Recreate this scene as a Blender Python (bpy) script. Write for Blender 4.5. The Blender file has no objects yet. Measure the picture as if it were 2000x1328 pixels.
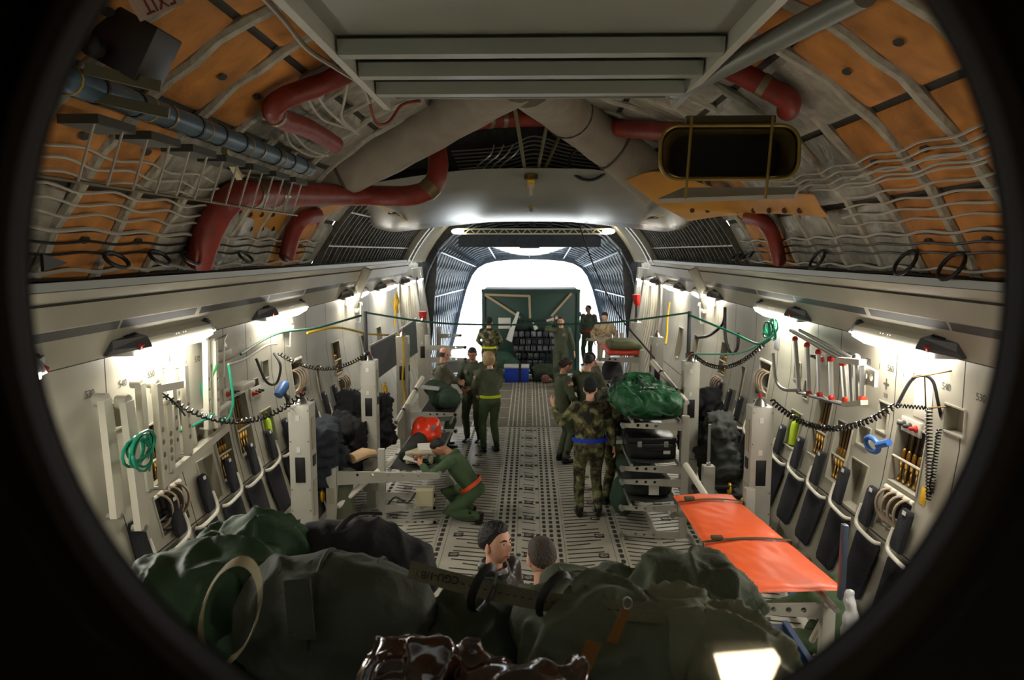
import bpy, bmesh, math, random
from mathutils import Vector, Matrix, Euler, Quaternion, noise
random.seed(7)
C = bpy.context.scene.collection
V = Vector
R = math.radians
PI = math.pi
S = bpy.context.scene
# ---------------------------------------------------------------- camera (photo calibration)
CAMZ, FPX, PITCH, YAW = 3.4, 1450.0, R(6.77), R(1.34)
_Rc = Euler((PI/2 - PITCH, 0, YAW)).to_matrix()
def ray(px, py):
    return _Rc @ V(((px - 1000)/FPX, -(py - 664)/FPX, -1))
def P(px, py, X=None, Y=None, Z=None):
    d = ray(px, py)
    if Y is not None: t = Y/d.y
    elif X is not None: t = X/d.x
    else: t = (Z - CAMZ)/d.z
    return V((0, 0, CAMZ)) + d*t
# ---------------------------------------------------------------- materials
def lin(c):
    if isinstance(c, str):
        c = [int(c[i:i+2], 16)/255 for i in (0, 2, 4)]
    return [(x/12.92 if x <= .04045 else ((x + .055)/1.055)**2.4) for x in c] + [1]
_M = {}
def mat(name, col='808080', rough=.5, metal=0, var=.0, vscale=6, bump=0, bscale=40, emit=0, alpha=1, spec=.5, trans=0):
    if name in _M: return _M[name]
    m = bpy.data.materials.new(name); m.use_nodes = True
    nt = m.node_tree; b = nt.nodes['Principled BSDF']
    c = lin(col)
    b.inputs['Base Color'].default_value = c
    b.inputs['Roughness'].default_value = rough
    b.inputs['Metallic'].default_value = metal
    b.inputs['Specular IOR Level'].default_value = spec
    b.inputs['Alpha'].default_value = alpha
    if trans: b.inputs['Transmission Weight'].default_value = trans
    if emit:
        b.inputs['Emission Color'].default_value = c
        b.inputs['Emission Strength'].default_value = emit
    if var or bump:
        tc = nt.nodes.new('ShaderNodeTexCoord')
    if var:
        n = nt.nodes.new('ShaderNodeTexNoise'); n.inputs['Scale'].default_value = vscale
        n.inputs['Detail'].default_value = 5
        nt.links.new(tc.outputs['Object'], n.inputs['Vector'])
        r = nt.nodes.new('ShaderNodeValToRGB')
        r.color_ramp.elements[0].position = .3; r.color_ramp.elements[1].position = .7
        r.color_ramp.elements[0].color = [max(0, x*(1 - var)) for x in c[:3]] + [1]
        r.color_ramp.elements[1].color = [min(1, x*(1 + var)) for x in c[:3]] + [1]
        nt.links.new(n.outputs['Fac'], r.inputs['Fac'])
        nt.links.new(r.outputs['Color'], b.inputs['Base Color'])
    if bump:
        n = nt.nodes.new('ShaderNodeTexNoise'); n.inputs['Scale'].default_value = bscale
        n.inputs['Detail'].default_value = 3
        nt.links.new(tc.outputs['Object'], n.inputs['Vector'])
        u = nt.nodes.new('ShaderNodeBump'); u.inputs['Strength'].default_value = bump
        u.inputs['Distance'].default_value = .02
        nt.links.new(n.outputs['Fac'], u.inputs['Height'])
        nt.links.new(u.outputs['Normal'], b.inputs['Normal'])
    _M[name] = m
    return m
def camo(name, cols, scale=7):
    if name in _M: return _M[name]
    m = bpy.data.materials.new(name); m.use_nodes = True
    nt = m.node_tree; b = nt.nodes['Principled BSDF']; b.inputs['Roughness'].default_value = .9
    tc = nt.nodes.new('ShaderNodeTexCoord'); n = nt.nodes.new('ShaderNodeTexNoise')
    n.inputs['Scale'].default_value = scale; n.inputs['Detail'].default_value = 2.5; n.inputs['Distortion'].default_value = .6
    nt.links.new(tc.outputs['Object'], n.inputs['Vector'])
    r = nt.nodes.new('ShaderNodeValToRGB'); r.color_ramp.interpolation = 'CONSTANT'
    e = r.color_ramp.elements
    ps = [0, .42, .5, .58]
    e[0].color = lin(cols[0]); e[1].position = ps[1]; e[1].color = lin(cols[1])
    for p, c in zip(ps[2:], cols[2:]):
        x = e.new(p); x.color = lin(c)
    nt.links.new(n.outputs['Fac'], r.inputs['Fac']); nt.links.new(r.outputs['Color'], b.inputs['Base Color'])
    _M[name] = m
    return m
# ---------------------------------------------------------------- mesh builder
def frame(d, up=V((0, 0, 1))):
    d = d.normalized()
    if abs(d.dot(up)) > .98: up = V((1, 0, 0)) if abs(d.x) < .9 else V((0, 1, 0))
    a = d.cross(up).normalized(); b = a.cross(d).normalized()
    return a, b
class MB:
    def __init__(s): s.bm = bmesh.new(); s.m = 0
    def _f(s, vs, m=None):
        try:
            f = s.bm.faces.new(vs); f.material_index = s.m if m is None else m; return f
        except ValueError: return None
    def quad(s, pts, m=None): return s._f([s.bm.verts.new(p) for p in pts], m)
    def box(s, c, size, rot=None, bev=0, m=None, taper=1):
        x, y, z = [k/2 for k in size]
        M = (rot if rot is not None else Matrix.Identity(3))
        c = V(c)
        vs = []
        for sz in (-1, 1):
            t = taper if sz > 0 else 1
            for sx, sy in ((-1, -1), (1, -1), (1, 1), (-1, 1)):
                vs.append(s.bm.verts.new(c + M @ V((sx*x*t, sy*y*t, sz*z))))
        fs = [s._f([vs[i] for i in q], m) for q in ((3, 2, 1, 0), (4, 5, 6, 7), (0, 1, 5, 4), (1, 2, 6, 5), (2, 3, 7, 6), (3, 0, 4, 7))]
        if bev:
            es = set(e for f in fs for e in f.edges)
            r = bmesh.ops.bevel(s.bm, geom=list(es), offset=bev, segments=2, affect='EDGES', profile=.5)
            for f in r['faces']: f.material_index = s.m if m is None else m
        return s
    def beam(s, a, b, w, h, m=None, up=V((0, 0, 1)), bev=0):
        a, b = V(a), V(b); d = b - a
        x, z = frame(d, up)
        M = Matrix((x, d.normalized(), z)).transposed()
        return s.box((a + b)/2, (w, d.length, h), M, bev, m)
    def tube(s, pts, r, seg=8, m=None, caps=True, flat=1, up=V((0, 0, 1)), closed=False):
        pts = [V(p) for p in pts]; n = len(pts)
        rs = r if isinstance(r, list) or (isinstance(r, tuple) and len(r) == n) else [r]*n
        rings = []; prev = None
        for i in range(n):
            if closed: d = pts[(i+1) % n] - pts[i-1]
            else: d = pts[min(i+1, n-1)] - pts[max(i-1, 0)]
            if d.length < 1e-9: d = V((0, 0, 1))
            if prev is None: a, b = frame(d, up)
            else:
                a = prev - d.normalized()*prev.dot(d.normalized())
                a = a.normalized() if a.length > 1e-6 else frame(d, up)[0]
                b = a.cross(d.normalized())
            prev = a
            rr = rs[i]; ra, rb = (rr if isinstance(rr, tuple) else (rr, rr*flat))
            rings.append([s.bm.verts.new(pts[i] + a*math.cos(2*PI*k/seg)*ra + b*math.sin(2*PI*k/seg)*rb) for k in range(seg)])
        return s.skin(rings, m, caps and not closed, closed)
    def skin(s, rings, m=None, caps=True, closed=False):
        n = len(rings); seg = len(rings[0])
        for i in range(n if closed else n-1):
            A, B = rings[i], rings[(i+1) % n]
            for k in range(seg):
                s._f([A[k], A[(k+1) % seg], B[(k+1) % seg], B[k]], m)
        if caps:
            s._f(rings[0][::-1], m); s._f(rings[-1], m)
        return s
    def lathe(s, prof, c=(0, 0, 0), axis=(0, 0, 1), seg=16, m=None, caps=True, up=V((0, 1, 0))):
        c = V(c); d = V(axis).normalized(); a, b = frame(d, up)
        rings = [[s.bm.verts.new(c + d*z + (a*math.cos(2*PI*k/seg) + b*math.sin(2*PI*k/seg))*max(r, 1e-4)) for k in range(seg)] for r, z in prof]
        return s.skin(rings, m, caps)
    def ball(s, c, r, seg=12, rings=8, m=None, rot=None):
        c = V(c); rx, ry, rz = r if isinstance(r, (tuple, list)) else (r, r, r)
        M = rot if rot is not None else Matrix.Identity(3)
        L = []
        for i in range(rings+1):
            t = -PI/2 + PI*i/rings; ct = max(math.cos(t), .002)
            L.append([s.bm.verts.new(c + M @ V((rx*ct*math.cos(2*PI*k/seg), ry*ct*math.sin(2*PI*k/seg), rz*math.sin(t)))) for k in range(seg)])
        return s.skin(L, m)
    def prism(s, poly, vec, m=None):
        """closed polygon of 3D points extruded by vec"""
        vec = V(vec)
        A = [s.bm.verts.new(V(p)) for p in poly]; B = [s.bm.verts.new(V(p) + vec) for p in poly]
        n = len(A)
        s._f(A[::-1], m); s._f(B, m)
        for i in range(n): s._f([A[i], A[(i+1) % n], B[(i+1) % n], B[i]], m)
        return s
    def plate(s, poly, holes, o, u, v, th, m=None):
        """flat plate with round holes: poly 2D, holes [(x,y,r)], origin o, axes u v, thickness th along u x v"""
        o, u, v = V(o), V(u).normalized(), V(v).normalized(); w = u.cross(v)
        b2 = bmesh.new(); es = []
        loops = [poly] + [[(hx + hr*math.cos(2*PI*k/12), hy + hr*math.sin(2*PI*k/12)) for k in range(12)] for hx, hy, hr in holes]
        for L in loops:
            vs = [b2.verts.new((p[0], p[1], 0)) for p in L]
            es += [b2.edges.new((vs[i], vs[(i+1) % len(vs)])) for i in range(len(vs))]
        bmesh.ops.triangle_fill(b2, use_beauty=True, edges=es)
        tris = [[tuple(x.co[:2]) for x in f.verts] for f in b2.faces]; b2.free()
        for z in (0, th):
            mp = {}
            for t in tris:
                vs = []
                for p in t:
                    k = (round(p[0], 6), round(p[1], 6))
                    if k not in mp: mp[k] = s.bm.verts.new(o + u*p[0] + v*p[1] + w*z)
                    vs.append(mp[k])
                s._f(vs, m)
        for L in loops:
            for i in range(len(L)):
                p, q = L[i], L[(i+1) % len(L)]
                s.quad([o + u*p[0] + v*p[1], o + u*q[0] + v*q[1], o + u*q[0] + v*q[1] + w*th, o + u*p[0] + v*p[1] + w*th], m)
        return s
    def coil(s, a, b, sag, r, turns, wr, seg=6, m=None, per=7):
        """coiled cord hanging between a and b"""
        a, b = V(a), V(b); pts = []
        N = int(turns*per)
        for i in range(N+1):
            t = i/N; c = a.lerp(b, t) - V((0, 0, sag*4*t*(1-t)))
            d = (b - a) - V((0, 0, sag*4*(1-2*t)))
            x, z = frame(d)
            an = 2*PI*turns*t
            pts.append(c + (x*math.cos(an) + z*math.sin(an))*r)
        return s.tube(pts, wr, seg, m)
    def mesh(s, name, smooth=True, ang=40):
        bmesh.ops.recalc_face_normals(s.bm, faces=s.bm.faces)
        me = bpy.data.meshes.new(name); s.bm.to_mesh(me); s.bm.free()
        if smooth:
            me.polygons.foreach_set('use_smooth', [True]*len(me.polygons))
            me.set_sharp_from_angle(angle=R(ang))
        return me
    def build(s, name, mats, parent=None, smooth=True, ang=40):
        return link(name, s.mesh(name, smooth, ang), mats, parent)
def link(name, me, mats, parent=None):
    if not isinstance(mats, (list, tuple)): mats = [mats]
    for x in mats: me.materials.append(x)
    o = bpy.data.objects.new(name, me); C.objects.link(o)
    if parent is not None: o.parent = parent
    return o
def tag(o, label, cat, group=None, kind=None):
    o['label'] = label; o['category'] = cat
    if group: o['group'] = group
    if kind: o['kind'] = kind
    return o
def thing(name, label, cat, loc=(0, 0, 0), rz=0, group=None):
    o = bpy.data.objects.new(name, None); C.objects.link(o)
    o.location = loc; o.rotation_euler = (0, 0, rz); o.empty_display_size = .1
    return tag(o, label, cat, group)
def struct(o, label=None, cat='structure'):
    o['kind'] = 'structure'
    if label: o['label'] = label; o['category'] = cat
    return o
def dup(o, parent=None):
    c = o.copy(); C.objects.link(c)
    if parent is not None: c.parent = parent
    for ch in list(o.children): dup(ch, c)
    return c
def dupat(o, loc, rz, label, group=None, mirror=False):
    c = dup(o); c.location = loc; c.rotation_euler = (0, 0, rz); c['label'] = label
    if group: c['group'] = group
    return c
def smooth_pts(pts, n=6):
    """Catmull-Rom through points"""
    pts = [V(p) for p in pts]; out = []
    for i in range(len(pts)-1):
        p0, p1, p2, p3 = pts[max(i-1, 0)], pts[i], pts[i+1], pts[min(i+2, len(pts)-1)]
        for k in range(n):
            t = k/n
            out.append(.5*((2*p1) + (p2-p0)*t + (2*p0-5*p1+4*p2-p3)*t*t + (3*p1-p0-3*p2+p3)*t**3))
    out.append(pts[-1]); return out
def text(parent, name, s, size, o, u, v, m, ext=.0005):
    cu = bpy.data.curves.new(name, 'FONT'); cu.body = s; cu.size = size; cu.align_x = 'CENTER'; cu.align_y = 'CENTER'; cu.extrude = ext
    t = bpy.data.objects.new('tmp', cu); C.objects.link(t)
    me = bpy.data.meshes.new_from_object(t.evaluated_get(bpy.context.evaluated_depsgraph_get()))
    C.objects.unlink(t); bpy.data.objects.remove(t)
    u, v = V(u).normalized(), V(v).normalized(); w = u.cross(v)
    M = Matrix((u, v, w)).transposed().to_4x4(); M.translation = V(o)
    me.transform(M); me.name = name; me.materials.clear()
    return link(name, me, m, parent)
ORD = ['nearest', 'second', 'third', 'fourth', 'fifth', 'sixth', 'seventh', 'eighth', 'ninth', 'tenth', 'eleventh', 'twelfth', 'thirteenth', 'fourteenth', 'fifteenth', 'sixteenth', 'seventeenth', 'eighteenth', 'nineteenth', 'twentieth']
def nth(i): return 'nearest' if i == 0 else ORD[i] + ' nearest'
# shared materials
WALL = mat('wall_paint', 'a5a190', .5, var=.06, vscale=3)
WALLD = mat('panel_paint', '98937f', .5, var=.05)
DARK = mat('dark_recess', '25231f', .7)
BLACK = mat('black_fabric', '15161a', .85, bump=.3, bscale=60)
BLACKP = mat('black_plastic', '111113', .45)
STEEL = mat('steel', 'b8b8b4', .3, 1)
BRASS = mat('brass', 'b08a48', .3, 1)
WHITE = mat('white_paint', 'dad6c6', .4)
OFFW = mat('offwhite_metal', 'b8b4a4', .4, .0, var=.04)
GREYM = mat('grey_metal', '8c8d86', .45, .3)
RED = mat('red_plastic', 'b02018', .45)
YEL = mat('yellow_plastic', 'e0b010', .5)
ORANGE = mat('orange_plastic', 'e8401a', .5)
GREENC = mat('green_cable', '0f8060', .4)
# ================================================================ SETTING
INT = mat('insulation_silver', 'a4a092', .42, .25, var=.25, vscale=9, bump=1.0, bscale=11)
ORP = mat('insulation_orange', 'c0803c', .75, 0, var=.35, vscale=4, bump=.25, bscale=30)
RIBW = mat('frame_wrap', 'b4b0a0', .6, .1, var=.2, vscale=14, bump=.6, bscale=25)
DUCTW = mat('duct_wrap', '93897a', .65, .05, var=.12, vscale=5, bump=.7, bscale=9)
BELLY = mat('wing_fairing_grey', '8e8d84', .25, .1, var=.06, vscale=2)
VOID = mat('dark_structure', '2c2c2a', .7, var=.5, vscale=12)
SEAM = mat('seam', '3a3830', .8)
STRIPE = mat('stripe_grey', '3f4042', .55)
FLOOR = mat('floor_paint', 'b6b2a2', .45, .1, var=.16, vscale=2.5)
GRIP = mat('floor_grip', '36332d', .9, var=.2, vscale=20)
FLOORAFT = mat('floor_aft_grip', '645f52', .85, var=.2, vscale=8)
AFT = mat('aft_frame_metal', '5e6772', .4, .4, var=.3, vscale=7)
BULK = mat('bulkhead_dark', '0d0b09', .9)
ZP = [(0, 2.6), (.45, 2.72), (1.0, 2.88), (1.5, 2.99), (2.0, 3.05), (2.64, 3.05)]
def wx(z):
    for (a, xa), (b, xb) in zip(ZP, ZP[1:]):
        if z <= b: return xa + (xb - xa)*(z - a)/(b - a)
    return ZP[-1][1]
def wtilt(z): return math.atan2(wx(z+.1) - wx(z-.1), .2)
# recess: (Y0, Y1, z0, z1, depth, content)
REC = [(5.62, 6.08, 1.52, 2.02, .14, 'brass'), (5.62, 6.08, 1.14, 1.46, .14, 'coil'),
       (5.16, 5.42, 2.1, 2.3, .1, 'none'), (6.24, 6.42, 1.86, 2.12, .1, 'none'), (6.42, 6.76, 1.1, 1.52, .1, 'box'), (6.5, 6.74, 1.66, 1.84, .08, 'none'),
       (6.84, 7.18, 1.2, 1.78, .13, 'brass'), (7.36, 7.74, 1.3, 1.92, .13, 'brass'),
       (8.06, 8.4, 1.22, 1.62, .12, 'bottle'), (8.0, 8.16, 1.8, 2.0, .1, 'none'), (8.3, 8.5, 1.95, 2.16, .1, 'none'),
       (9.3, 9.75, 1.55, 2.0, .13, 'coil'), (9.3, 9.75, 1.14, 1.46, .13, 'brass'), (10.3, 10.5, 1.3, 1.8, .1, 'none'),
       (11.3, 11.7, 1.5, 2.0, .13, 'brass'), (11.3, 11.7, 1.12, 1.42, .13, 'coil'), (13.2, 13.6, 1.3, 1.9, .13, 'none'), (14.6, 15.0, 1.3, 1.9, .13, 'none')]
SEAMS = [5.2, 6.16, 7.27, 7.86, 8.62, 9.1, 10.0, 11.0, 12.0, 13.0, 14.0, 15.2, 16.4]
def side_wall(sx, name):
    b = MB()
    ys = {1.0, 17.0}; zs = {z for z, _ in ZP} | {1.06, 1.075}
    for r in REC: ys |= {r[0], r[1]}; zs |= {r[2], r[3]}
    for y in SEAMS: ys |= {y, y+.014}
    ys = sorted(ys); zs = sorted(zs); cache = {}
    def v(y, z):
        if (y, z) not in cache: cache[(y, z)] = b.bm.verts.new((sx*wx(z), y, z))
        return cache[(y, z)]
    for y0, y1 in zip(ys, ys[1:]):
        for z0, z1 in zip(zs, zs[1:]):
            yc, zc = (y0+y1)/2, (z0+z1)/2
            if any(r[0] < yc < r[1] and r[2] < zc < r[3] for r in REC): continue
            m = 0
            if any(s < yc < s+.014 for s in SEAMS) and zc > .3: m = 1
            if 1.06 < zc < 1.075: m = 1
            b._f([v(y0, z0), v(y1, z0), v(y1, z1), v(y0, z1)], m)
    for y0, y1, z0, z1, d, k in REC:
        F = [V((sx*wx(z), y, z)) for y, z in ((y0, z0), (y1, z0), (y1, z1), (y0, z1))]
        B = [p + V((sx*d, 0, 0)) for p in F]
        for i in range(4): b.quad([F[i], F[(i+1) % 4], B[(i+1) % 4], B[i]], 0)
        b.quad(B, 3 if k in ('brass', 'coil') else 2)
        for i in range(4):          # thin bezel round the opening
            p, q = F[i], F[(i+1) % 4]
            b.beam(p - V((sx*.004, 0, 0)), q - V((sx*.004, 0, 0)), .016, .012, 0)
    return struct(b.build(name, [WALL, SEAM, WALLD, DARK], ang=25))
side_wall(-1, 'wall_left'); side_wall(1, 'wall_right')
# ---- cove above the lamps
def cove(sx, name):
    b = MB()
    pr = [(3.05, 2.64), (3.0, 2.66), (2.87, 2.86), (2.855, 2.87), (2.825, 2.93), (2.81, 2.94), (2.755, 3.085), (2.765, 3.1), (2.74, 3.115), (2.70, 3.17), (2.73, 3.2), (3.0, 3.2)]
    mt = [1, 0, 0, 2, 0, 0, 1, 0, 0, 3, 0]
    ys = [1.0, 2.2, 3.72, 3.76, 5.05, 5.08, 6.25, 6.33, 8.0, 8.04, 9.3, 9.36, 11.0, 11.04, 12.1, 12.4, 13.8, 13.84, 15.4, 15.44, 17.0]
    gap = [(3.72, 3.76), (5.05, 5.08), (6.25, 6.33), (8.0, 8.04), (9.3, 9.36), (11, 11.04), (12.1, 12.4), (13.8, 13.84), (15.4, 15.44)]
    L = [[b.bm.verts.new((sx*x, y, z)) for x, z in pr] for y in ys]
    for i in range(len(ys)-1):
        yc = (ys[i]+ys[i+1])/2
        for j in range(len(pr)-1):
            m = mt[j]
            if m == 2 and any(g[0] < yc < g[1] for g in gap): m = 0
            b._f([L[i][j], L[i+1][j], L[i+1][j+1], L[i][j+1]], m)
    b._f(L[0], 0); b._f(L[-1][::-1], 0)
    # rounded post where the cove is jointed
    b.tube([(sx*2.97, 12.25, 2.5), (sx*2.83, 12.25, 2.88), (sx*2.70, 12.25, 3.14)], .12, 10, 0)
    # metal rail on the ledge
    b.beam((sx*2.72, 1, 3.2), (sx*2.72, 17, 3.2), .03, .05, 3)
    return struct(b.build(name, [WALL, SEAM, STRIPE, GREYM], ang=30))
cove(-1, 'trim_1'); cove(1, 'trim_2')
# ---- upper shell of quilted panels between frames
RS, ZC = 3.2, 1.9
def sh(a, y, r=RS): return V((r*math.cos(a), y, ZC + r*math.sin(a)))
def upper_shell(name):
    b = MB(); rnd = random.Random(3)
    a0 = math.asin((3.2-ZC)/RS); N = 11
    fr = [1.0, 1.76, 2.38, 3.0, 3.62, 4.24, 4.86, 5.48, 6.1, 6.72, 7.34, 7.96, 8.58, 9.2, 9.9]
    for i in range(len(fr)-1):
        for k in range(N):
            t0 = a0 + (PI-2*a0)*k/N; t1 = a0 + (PI-2*a0)*(k+1)/N
            y0, y1 = fr[i]+.035, fr[i+1]-.035
            kk = min(k, N-1-k)
            if fr[i] < 4.8: m = 0 if rnd.random() < (.8 if k > 5 else .96) else 1
            elif fr[i] < 5.4: m = 0 if k in (0, 1, 3, 4, 5, 7, 8, 10) else 1
            elif fr[i] < 7.9: m = 1
            elif fr[i] < 8.9: m = 0 if kk < 2 else 1
            else: m = 1
            pass
            e = .022; g = .02
            o = [sh(t0+g*.4, y0), sh(t0+g*.4, y1), sh(t1-g*.4, y1), sh(t1-g*.4, y0)]
            I = [sh(t0+e, y0+.05, RS-.03), sh(t0+e, y1-.05, RS-.03), sh(t1-e, y1-.05, RS-.03), sh(t1-e, y0+.05, RS-.03)]
            if m == 1:
                j = [rnd.uniform(-.025, .02) for _ in range(4)]
                I = [p + (p - V((0, p.y, ZC))).normalized()*q for p, q in zip(I, j)]
            vo = [b.bm.verts.new(p) for p in o]; vi = [b.bm.verts.new(p) for p in I]
            for q in range(4): b._f([vo[q], vo[(q+1) % 4], vi[(q+1) % 4], vi[q]], m)
            b._f(vi, m)
            if m == 0:      # dark oval vent pad
                c = sh((t0+t1)/2, (y0+y1)/2 + rnd.uniform(-.05, .05), RS-.052)
                nrm = (V((0, c.y, ZC)) - c).normalized(); tg = V((0, 1, 0)); ot = nrm.cross(tg)
                b._f([b.bm.verts.new(c + tg*math.cos(2*PI*q/12)*.048 + ot*math.sin(2*PI*q/12)*.026 + nrm*.004) for q in range(12)], 3)
    # skin behind
    for i in range(len(fr)-1):
        for k in range(N):
            t0 = a0 + (PI-2*a0)*k/N; t1 = a0 + (PI-2*a0)*(k+1)/N
            b.quad([sh(t0, fr[i], RS+.01), sh(t0, fr[i+1], RS+.01), sh(t1, fr[i+1], RS+.01), sh(t1, fr[i], RS+.01)], 2)
    for y in fr[1:-1]:
        b.tube([sh(a0 + (PI-2*a0)*k/40, y, RS-.02 + .012*math.sin(k*2.3+y*5)) for k in range(41)], .042 if y < 7 else .035, 8, 4)
    # dark split lines along the shell in the orange fields
    for k in (3, 7):
        t = a0 + (PI-2*a0)*k/N + .08
        b.tube([sh(t, 2.4, RS-.035), sh(t, 5.4, RS-.035)], .009, 5, 3)
    # ledge floor between cove and shell
    for sx in (-1, 1):
        b.quad([(sx*2.72, 1, 3.195), (sx*2.72, 17, 3.195), (sx*3.2, 17, 3.195), (sx*3.2, 1, 3.195)], 2)
    return struct(b.build(name, [ORP, INT, SEAM, VOID, RIBW], ang=35))
upper_shell('ceiling')
# ---- mid and aft shell, closely framed
def mid_shell():
    b = MB(); a0 = math.asin((3.2-ZC)/RS); N = 24
    ys = [9.9 + .26*i for i in range(29)]
    for y0, y1 in zip(ys, ys[1:]):
        for k in range(N):
            t0 = a0 + (PI-2*a0)*k/N; t1 = a0 + (PI-2*a0)*(k+1)/N
            b.quad([sh(t0, y0), sh(t0, y1), sh(t1, y1), sh(t1, y0)], 0)
    for y in ys:
        for s0, s1 in ((0, 12), (28, 40)):
            pts = [sh(a0 + (PI-2*a0)*k/40, y, RS-.05) for k in range(s0, s1+1)]
            for p, q in zip(pts, pts[1:]): b.beam(p, q, .10, .022, 0, up=V((0, 1, 0)))
    for k in (2, 5, 8, 32, 35, 38):
        t = a0 + (PI-2*a0)*k/40
        b.tube([sh(t, 9.9, RS-.09), sh(t, 17.1, RS-.09)], .014, 5, 1)
    for y in (16.55, 17.1):
        pts = [sh(a0 - .0 + (PI-2*a0)*k/40, y, RS-.1) for k in range(41)]
        for p, q in zip(pts, pts[1:]): b.beam(p, q, .22, .16, 1, up=V((0, 1, 0)))
    return struct(b.build('ceiling_aft', [mat('aft_liner', '6c6a62', .5, .35, var=.4, vscale=10), OFFW], ang=30))
mid_shell()
# ---- tail tunnel from the end of the hold to the ramp sill
SA = [(0, 2.78), (.6, 2.9), (1.4, 2.97), (2.2, 2.97), (2.9, 2.8), (3.5, 2.5), (3.9, 2.1), (4.2, 1.5), (4.35, .7), (4.38, 0)]
SB = [(0, 2.9), (.6, 2.72), (1.4, 2.55), (2.2, 2.33), (2.7, 2.12), (2.98, 1.9), (3.15, 1.6), (3.25, 1.2), (3.3, .6), (3.31, 0)]
def sect(t):
    h = [((z0*(1-t) + z1*t), (x0*(1-t) + x1*t)) for (z0, x0), (z1, x1) in zip(SA, SB)]
    return [(x, z) for z, x in h] + [(-x, z) for z, x in h[-2::-1]]
def tail():
    b = MB(); n = 16
    for i in range(n):
        t0, t1 = i/n, (i+1)/n
        A, B = sect(t0), sect(t1); ya, yb = 20 + 5.4*t0, 20 + 5.4*t1
        for j in range(len(A)-1):
            if 7 < j < 10 and False: continue
            b.quad([(A[j][0], ya, A[j][1]), (B[j][0], yb, B[j][1]), (B[j+1][0], yb, B[j+1][1]), (A[j+1][0], ya, A[j+1][1])], 0)
    for i in range(n+1):
        t = i/n; y = 20 + 5.4*t
        pts = [V((x*.97, y, z*.985)) for x, z in sect(t)]
        for p, q in zip(pts, pts[1:]): b.beam(p, q, .03 if i < n else .25, .14, 1, up=V((0, 1, 0)))
    for j in range(1, 16, 2):
        b.tube([V((sect(t)[j][0]*.95, 20 + 5.4*t, sect(t)[j][1]*.97)) for t in (0, .25, .5, .75, 1)], .025, 5, 1)
    rnd = random.Random(5)
    for i in range(n):          # braces that zigzag between the frames
        for j in (2, 3, 4, 5, 12, 13, 14, 15):
            A, B = sect(i/n), sect((i+1)/n)
            b.tube([V((A[j][0]*.955, 20+5.4*i/n, A[j][1]*.975)), V((B[j+1][0]*.955, 20+5.4*(i+1)/n, B[j+1][1]*.975))], .014, 4, 1)
    return struct(b.build('wall_aft', [AFT, mat('aft_frame_blue', '78838f', .35, .5, var=.25, vscale=9)], ang=30))
tail()
def link_walls():
    """liner between the long side walls and the tail: rising wall with pipes"""
    for sx, nm in ((-1, 'wall_left_aft'), (1, 'wall_right_aft')):
        b = MB(); zs = [0, .5, 1.0, 1.5, 2.0, 2.64, 3.2]
        for y0, y1 in ((17, 18.5), (18.5, 20)):
            for z0, z1 in zip(zs, zs[1:]):
                b.quad([(sx*min(wx(z0), 3.05), y0, z0), (sx*min(wx(z0), 3.05), y1, z0), (sx*min(wx(z1), 3.05), y1, z1), (sx*min(wx(z1), 3.05), y0, z1)], 0)
        for i in range(9):
            y = 17.15 + .33*i
            b.tube([(sx*(wx(min(z, 2.6))-.06), y, z) for z in (.1, .6, 1.1, 1.6, 2.1, 2.6, 3.1)], .03, 5, 1)
        for k in range(6):
            y = 18.2 + .26*k
            b.tube(smooth_pts([(sx*2.86, y, 3.0), (sx*2.8, y+.1, 2.3), (sx*2.72, y+.32, 1.5), (sx*2.72, y+.5, .7)], 4), .05, 6, 2)
        # upper arc ring from 17.1 to 20
        a0 = math.asin((3.2-ZC)/RS)
        for i in range(11):
            y = 17.3 + .28*i
            pts = [sh(t, y, RS-.1) for t in ([a0 + 1.0*k/10 for k in range(11)] if sx > 0 else [PI - a0 - 1.0*k/10 for k in range(11)])]
            for p, q in zip(pts, pts[1:]): b.beam(p, q, .1, .03, 1, up=V((0, 1, 0)))
        for k in range(10):
            t0, t1 = a0 + k*.12, a0 + (k+1)*.12
            if sx < 0: t0, t1 = PI-t0, PI-t1
            b.quad([sh(t0, 17.1), sh(t0, 20), sh(t1, 20), sh(t1, 17.1)], 0)
        # end frame joining hold and tail
        P_ = [(sx*3.06, 0), (sx*3.1, 3.2)] + [(sh(t if sx > 0 else PI-t, 0).x, sh(t if sx > 0 else PI-t, 0).z) for t in (a0+.2, a0+.4, a0+.6, a0+.8, a0+1.0, PI/2)]
        for (x0, z0), (x1, z1) in zip(P_, P_[1:]):
            n0 = min(range(10), key=lambda i: abs(SA[i][0]-z0)); n1 = min(range(10), key=lambda i: abs(SA[i][0]-z1))
            b.quad([(x0, 20, z0), (sx*SA[n0][1]*.98, 20, SA[n0][0]), (sx*SA[n1][1]*.98, 20, SA[n1][0]), (x1, 20, z1)], 3)
        struct(b.build(nm, [mat('aft_wall_bright', 'b9bab2', .5, .1, var=.25, vscale=8), OFFW, mat('hose_grey', 'b4b4ac', .6), VOID], ang=35))
link_walls()
# ---- roof void aft of the wing: dark lid
def lid():
    b = MB(); a0 = math.asin((3.2-ZC)/RS)
    for k in range(10):
        t0 = a0+1.0 + (PI-2*a0-2.0)*k/10; t1 = a0+1.0 + (PI-2*a0-2.0)*(k+1)/10
        b.quad([sh(t0, 17.1), sh(t0, 20), sh(t1, 20), sh(t1, 17.1)], 0)
    return struct(b.build('ceiling_void', [VOID]))
lid()
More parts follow.
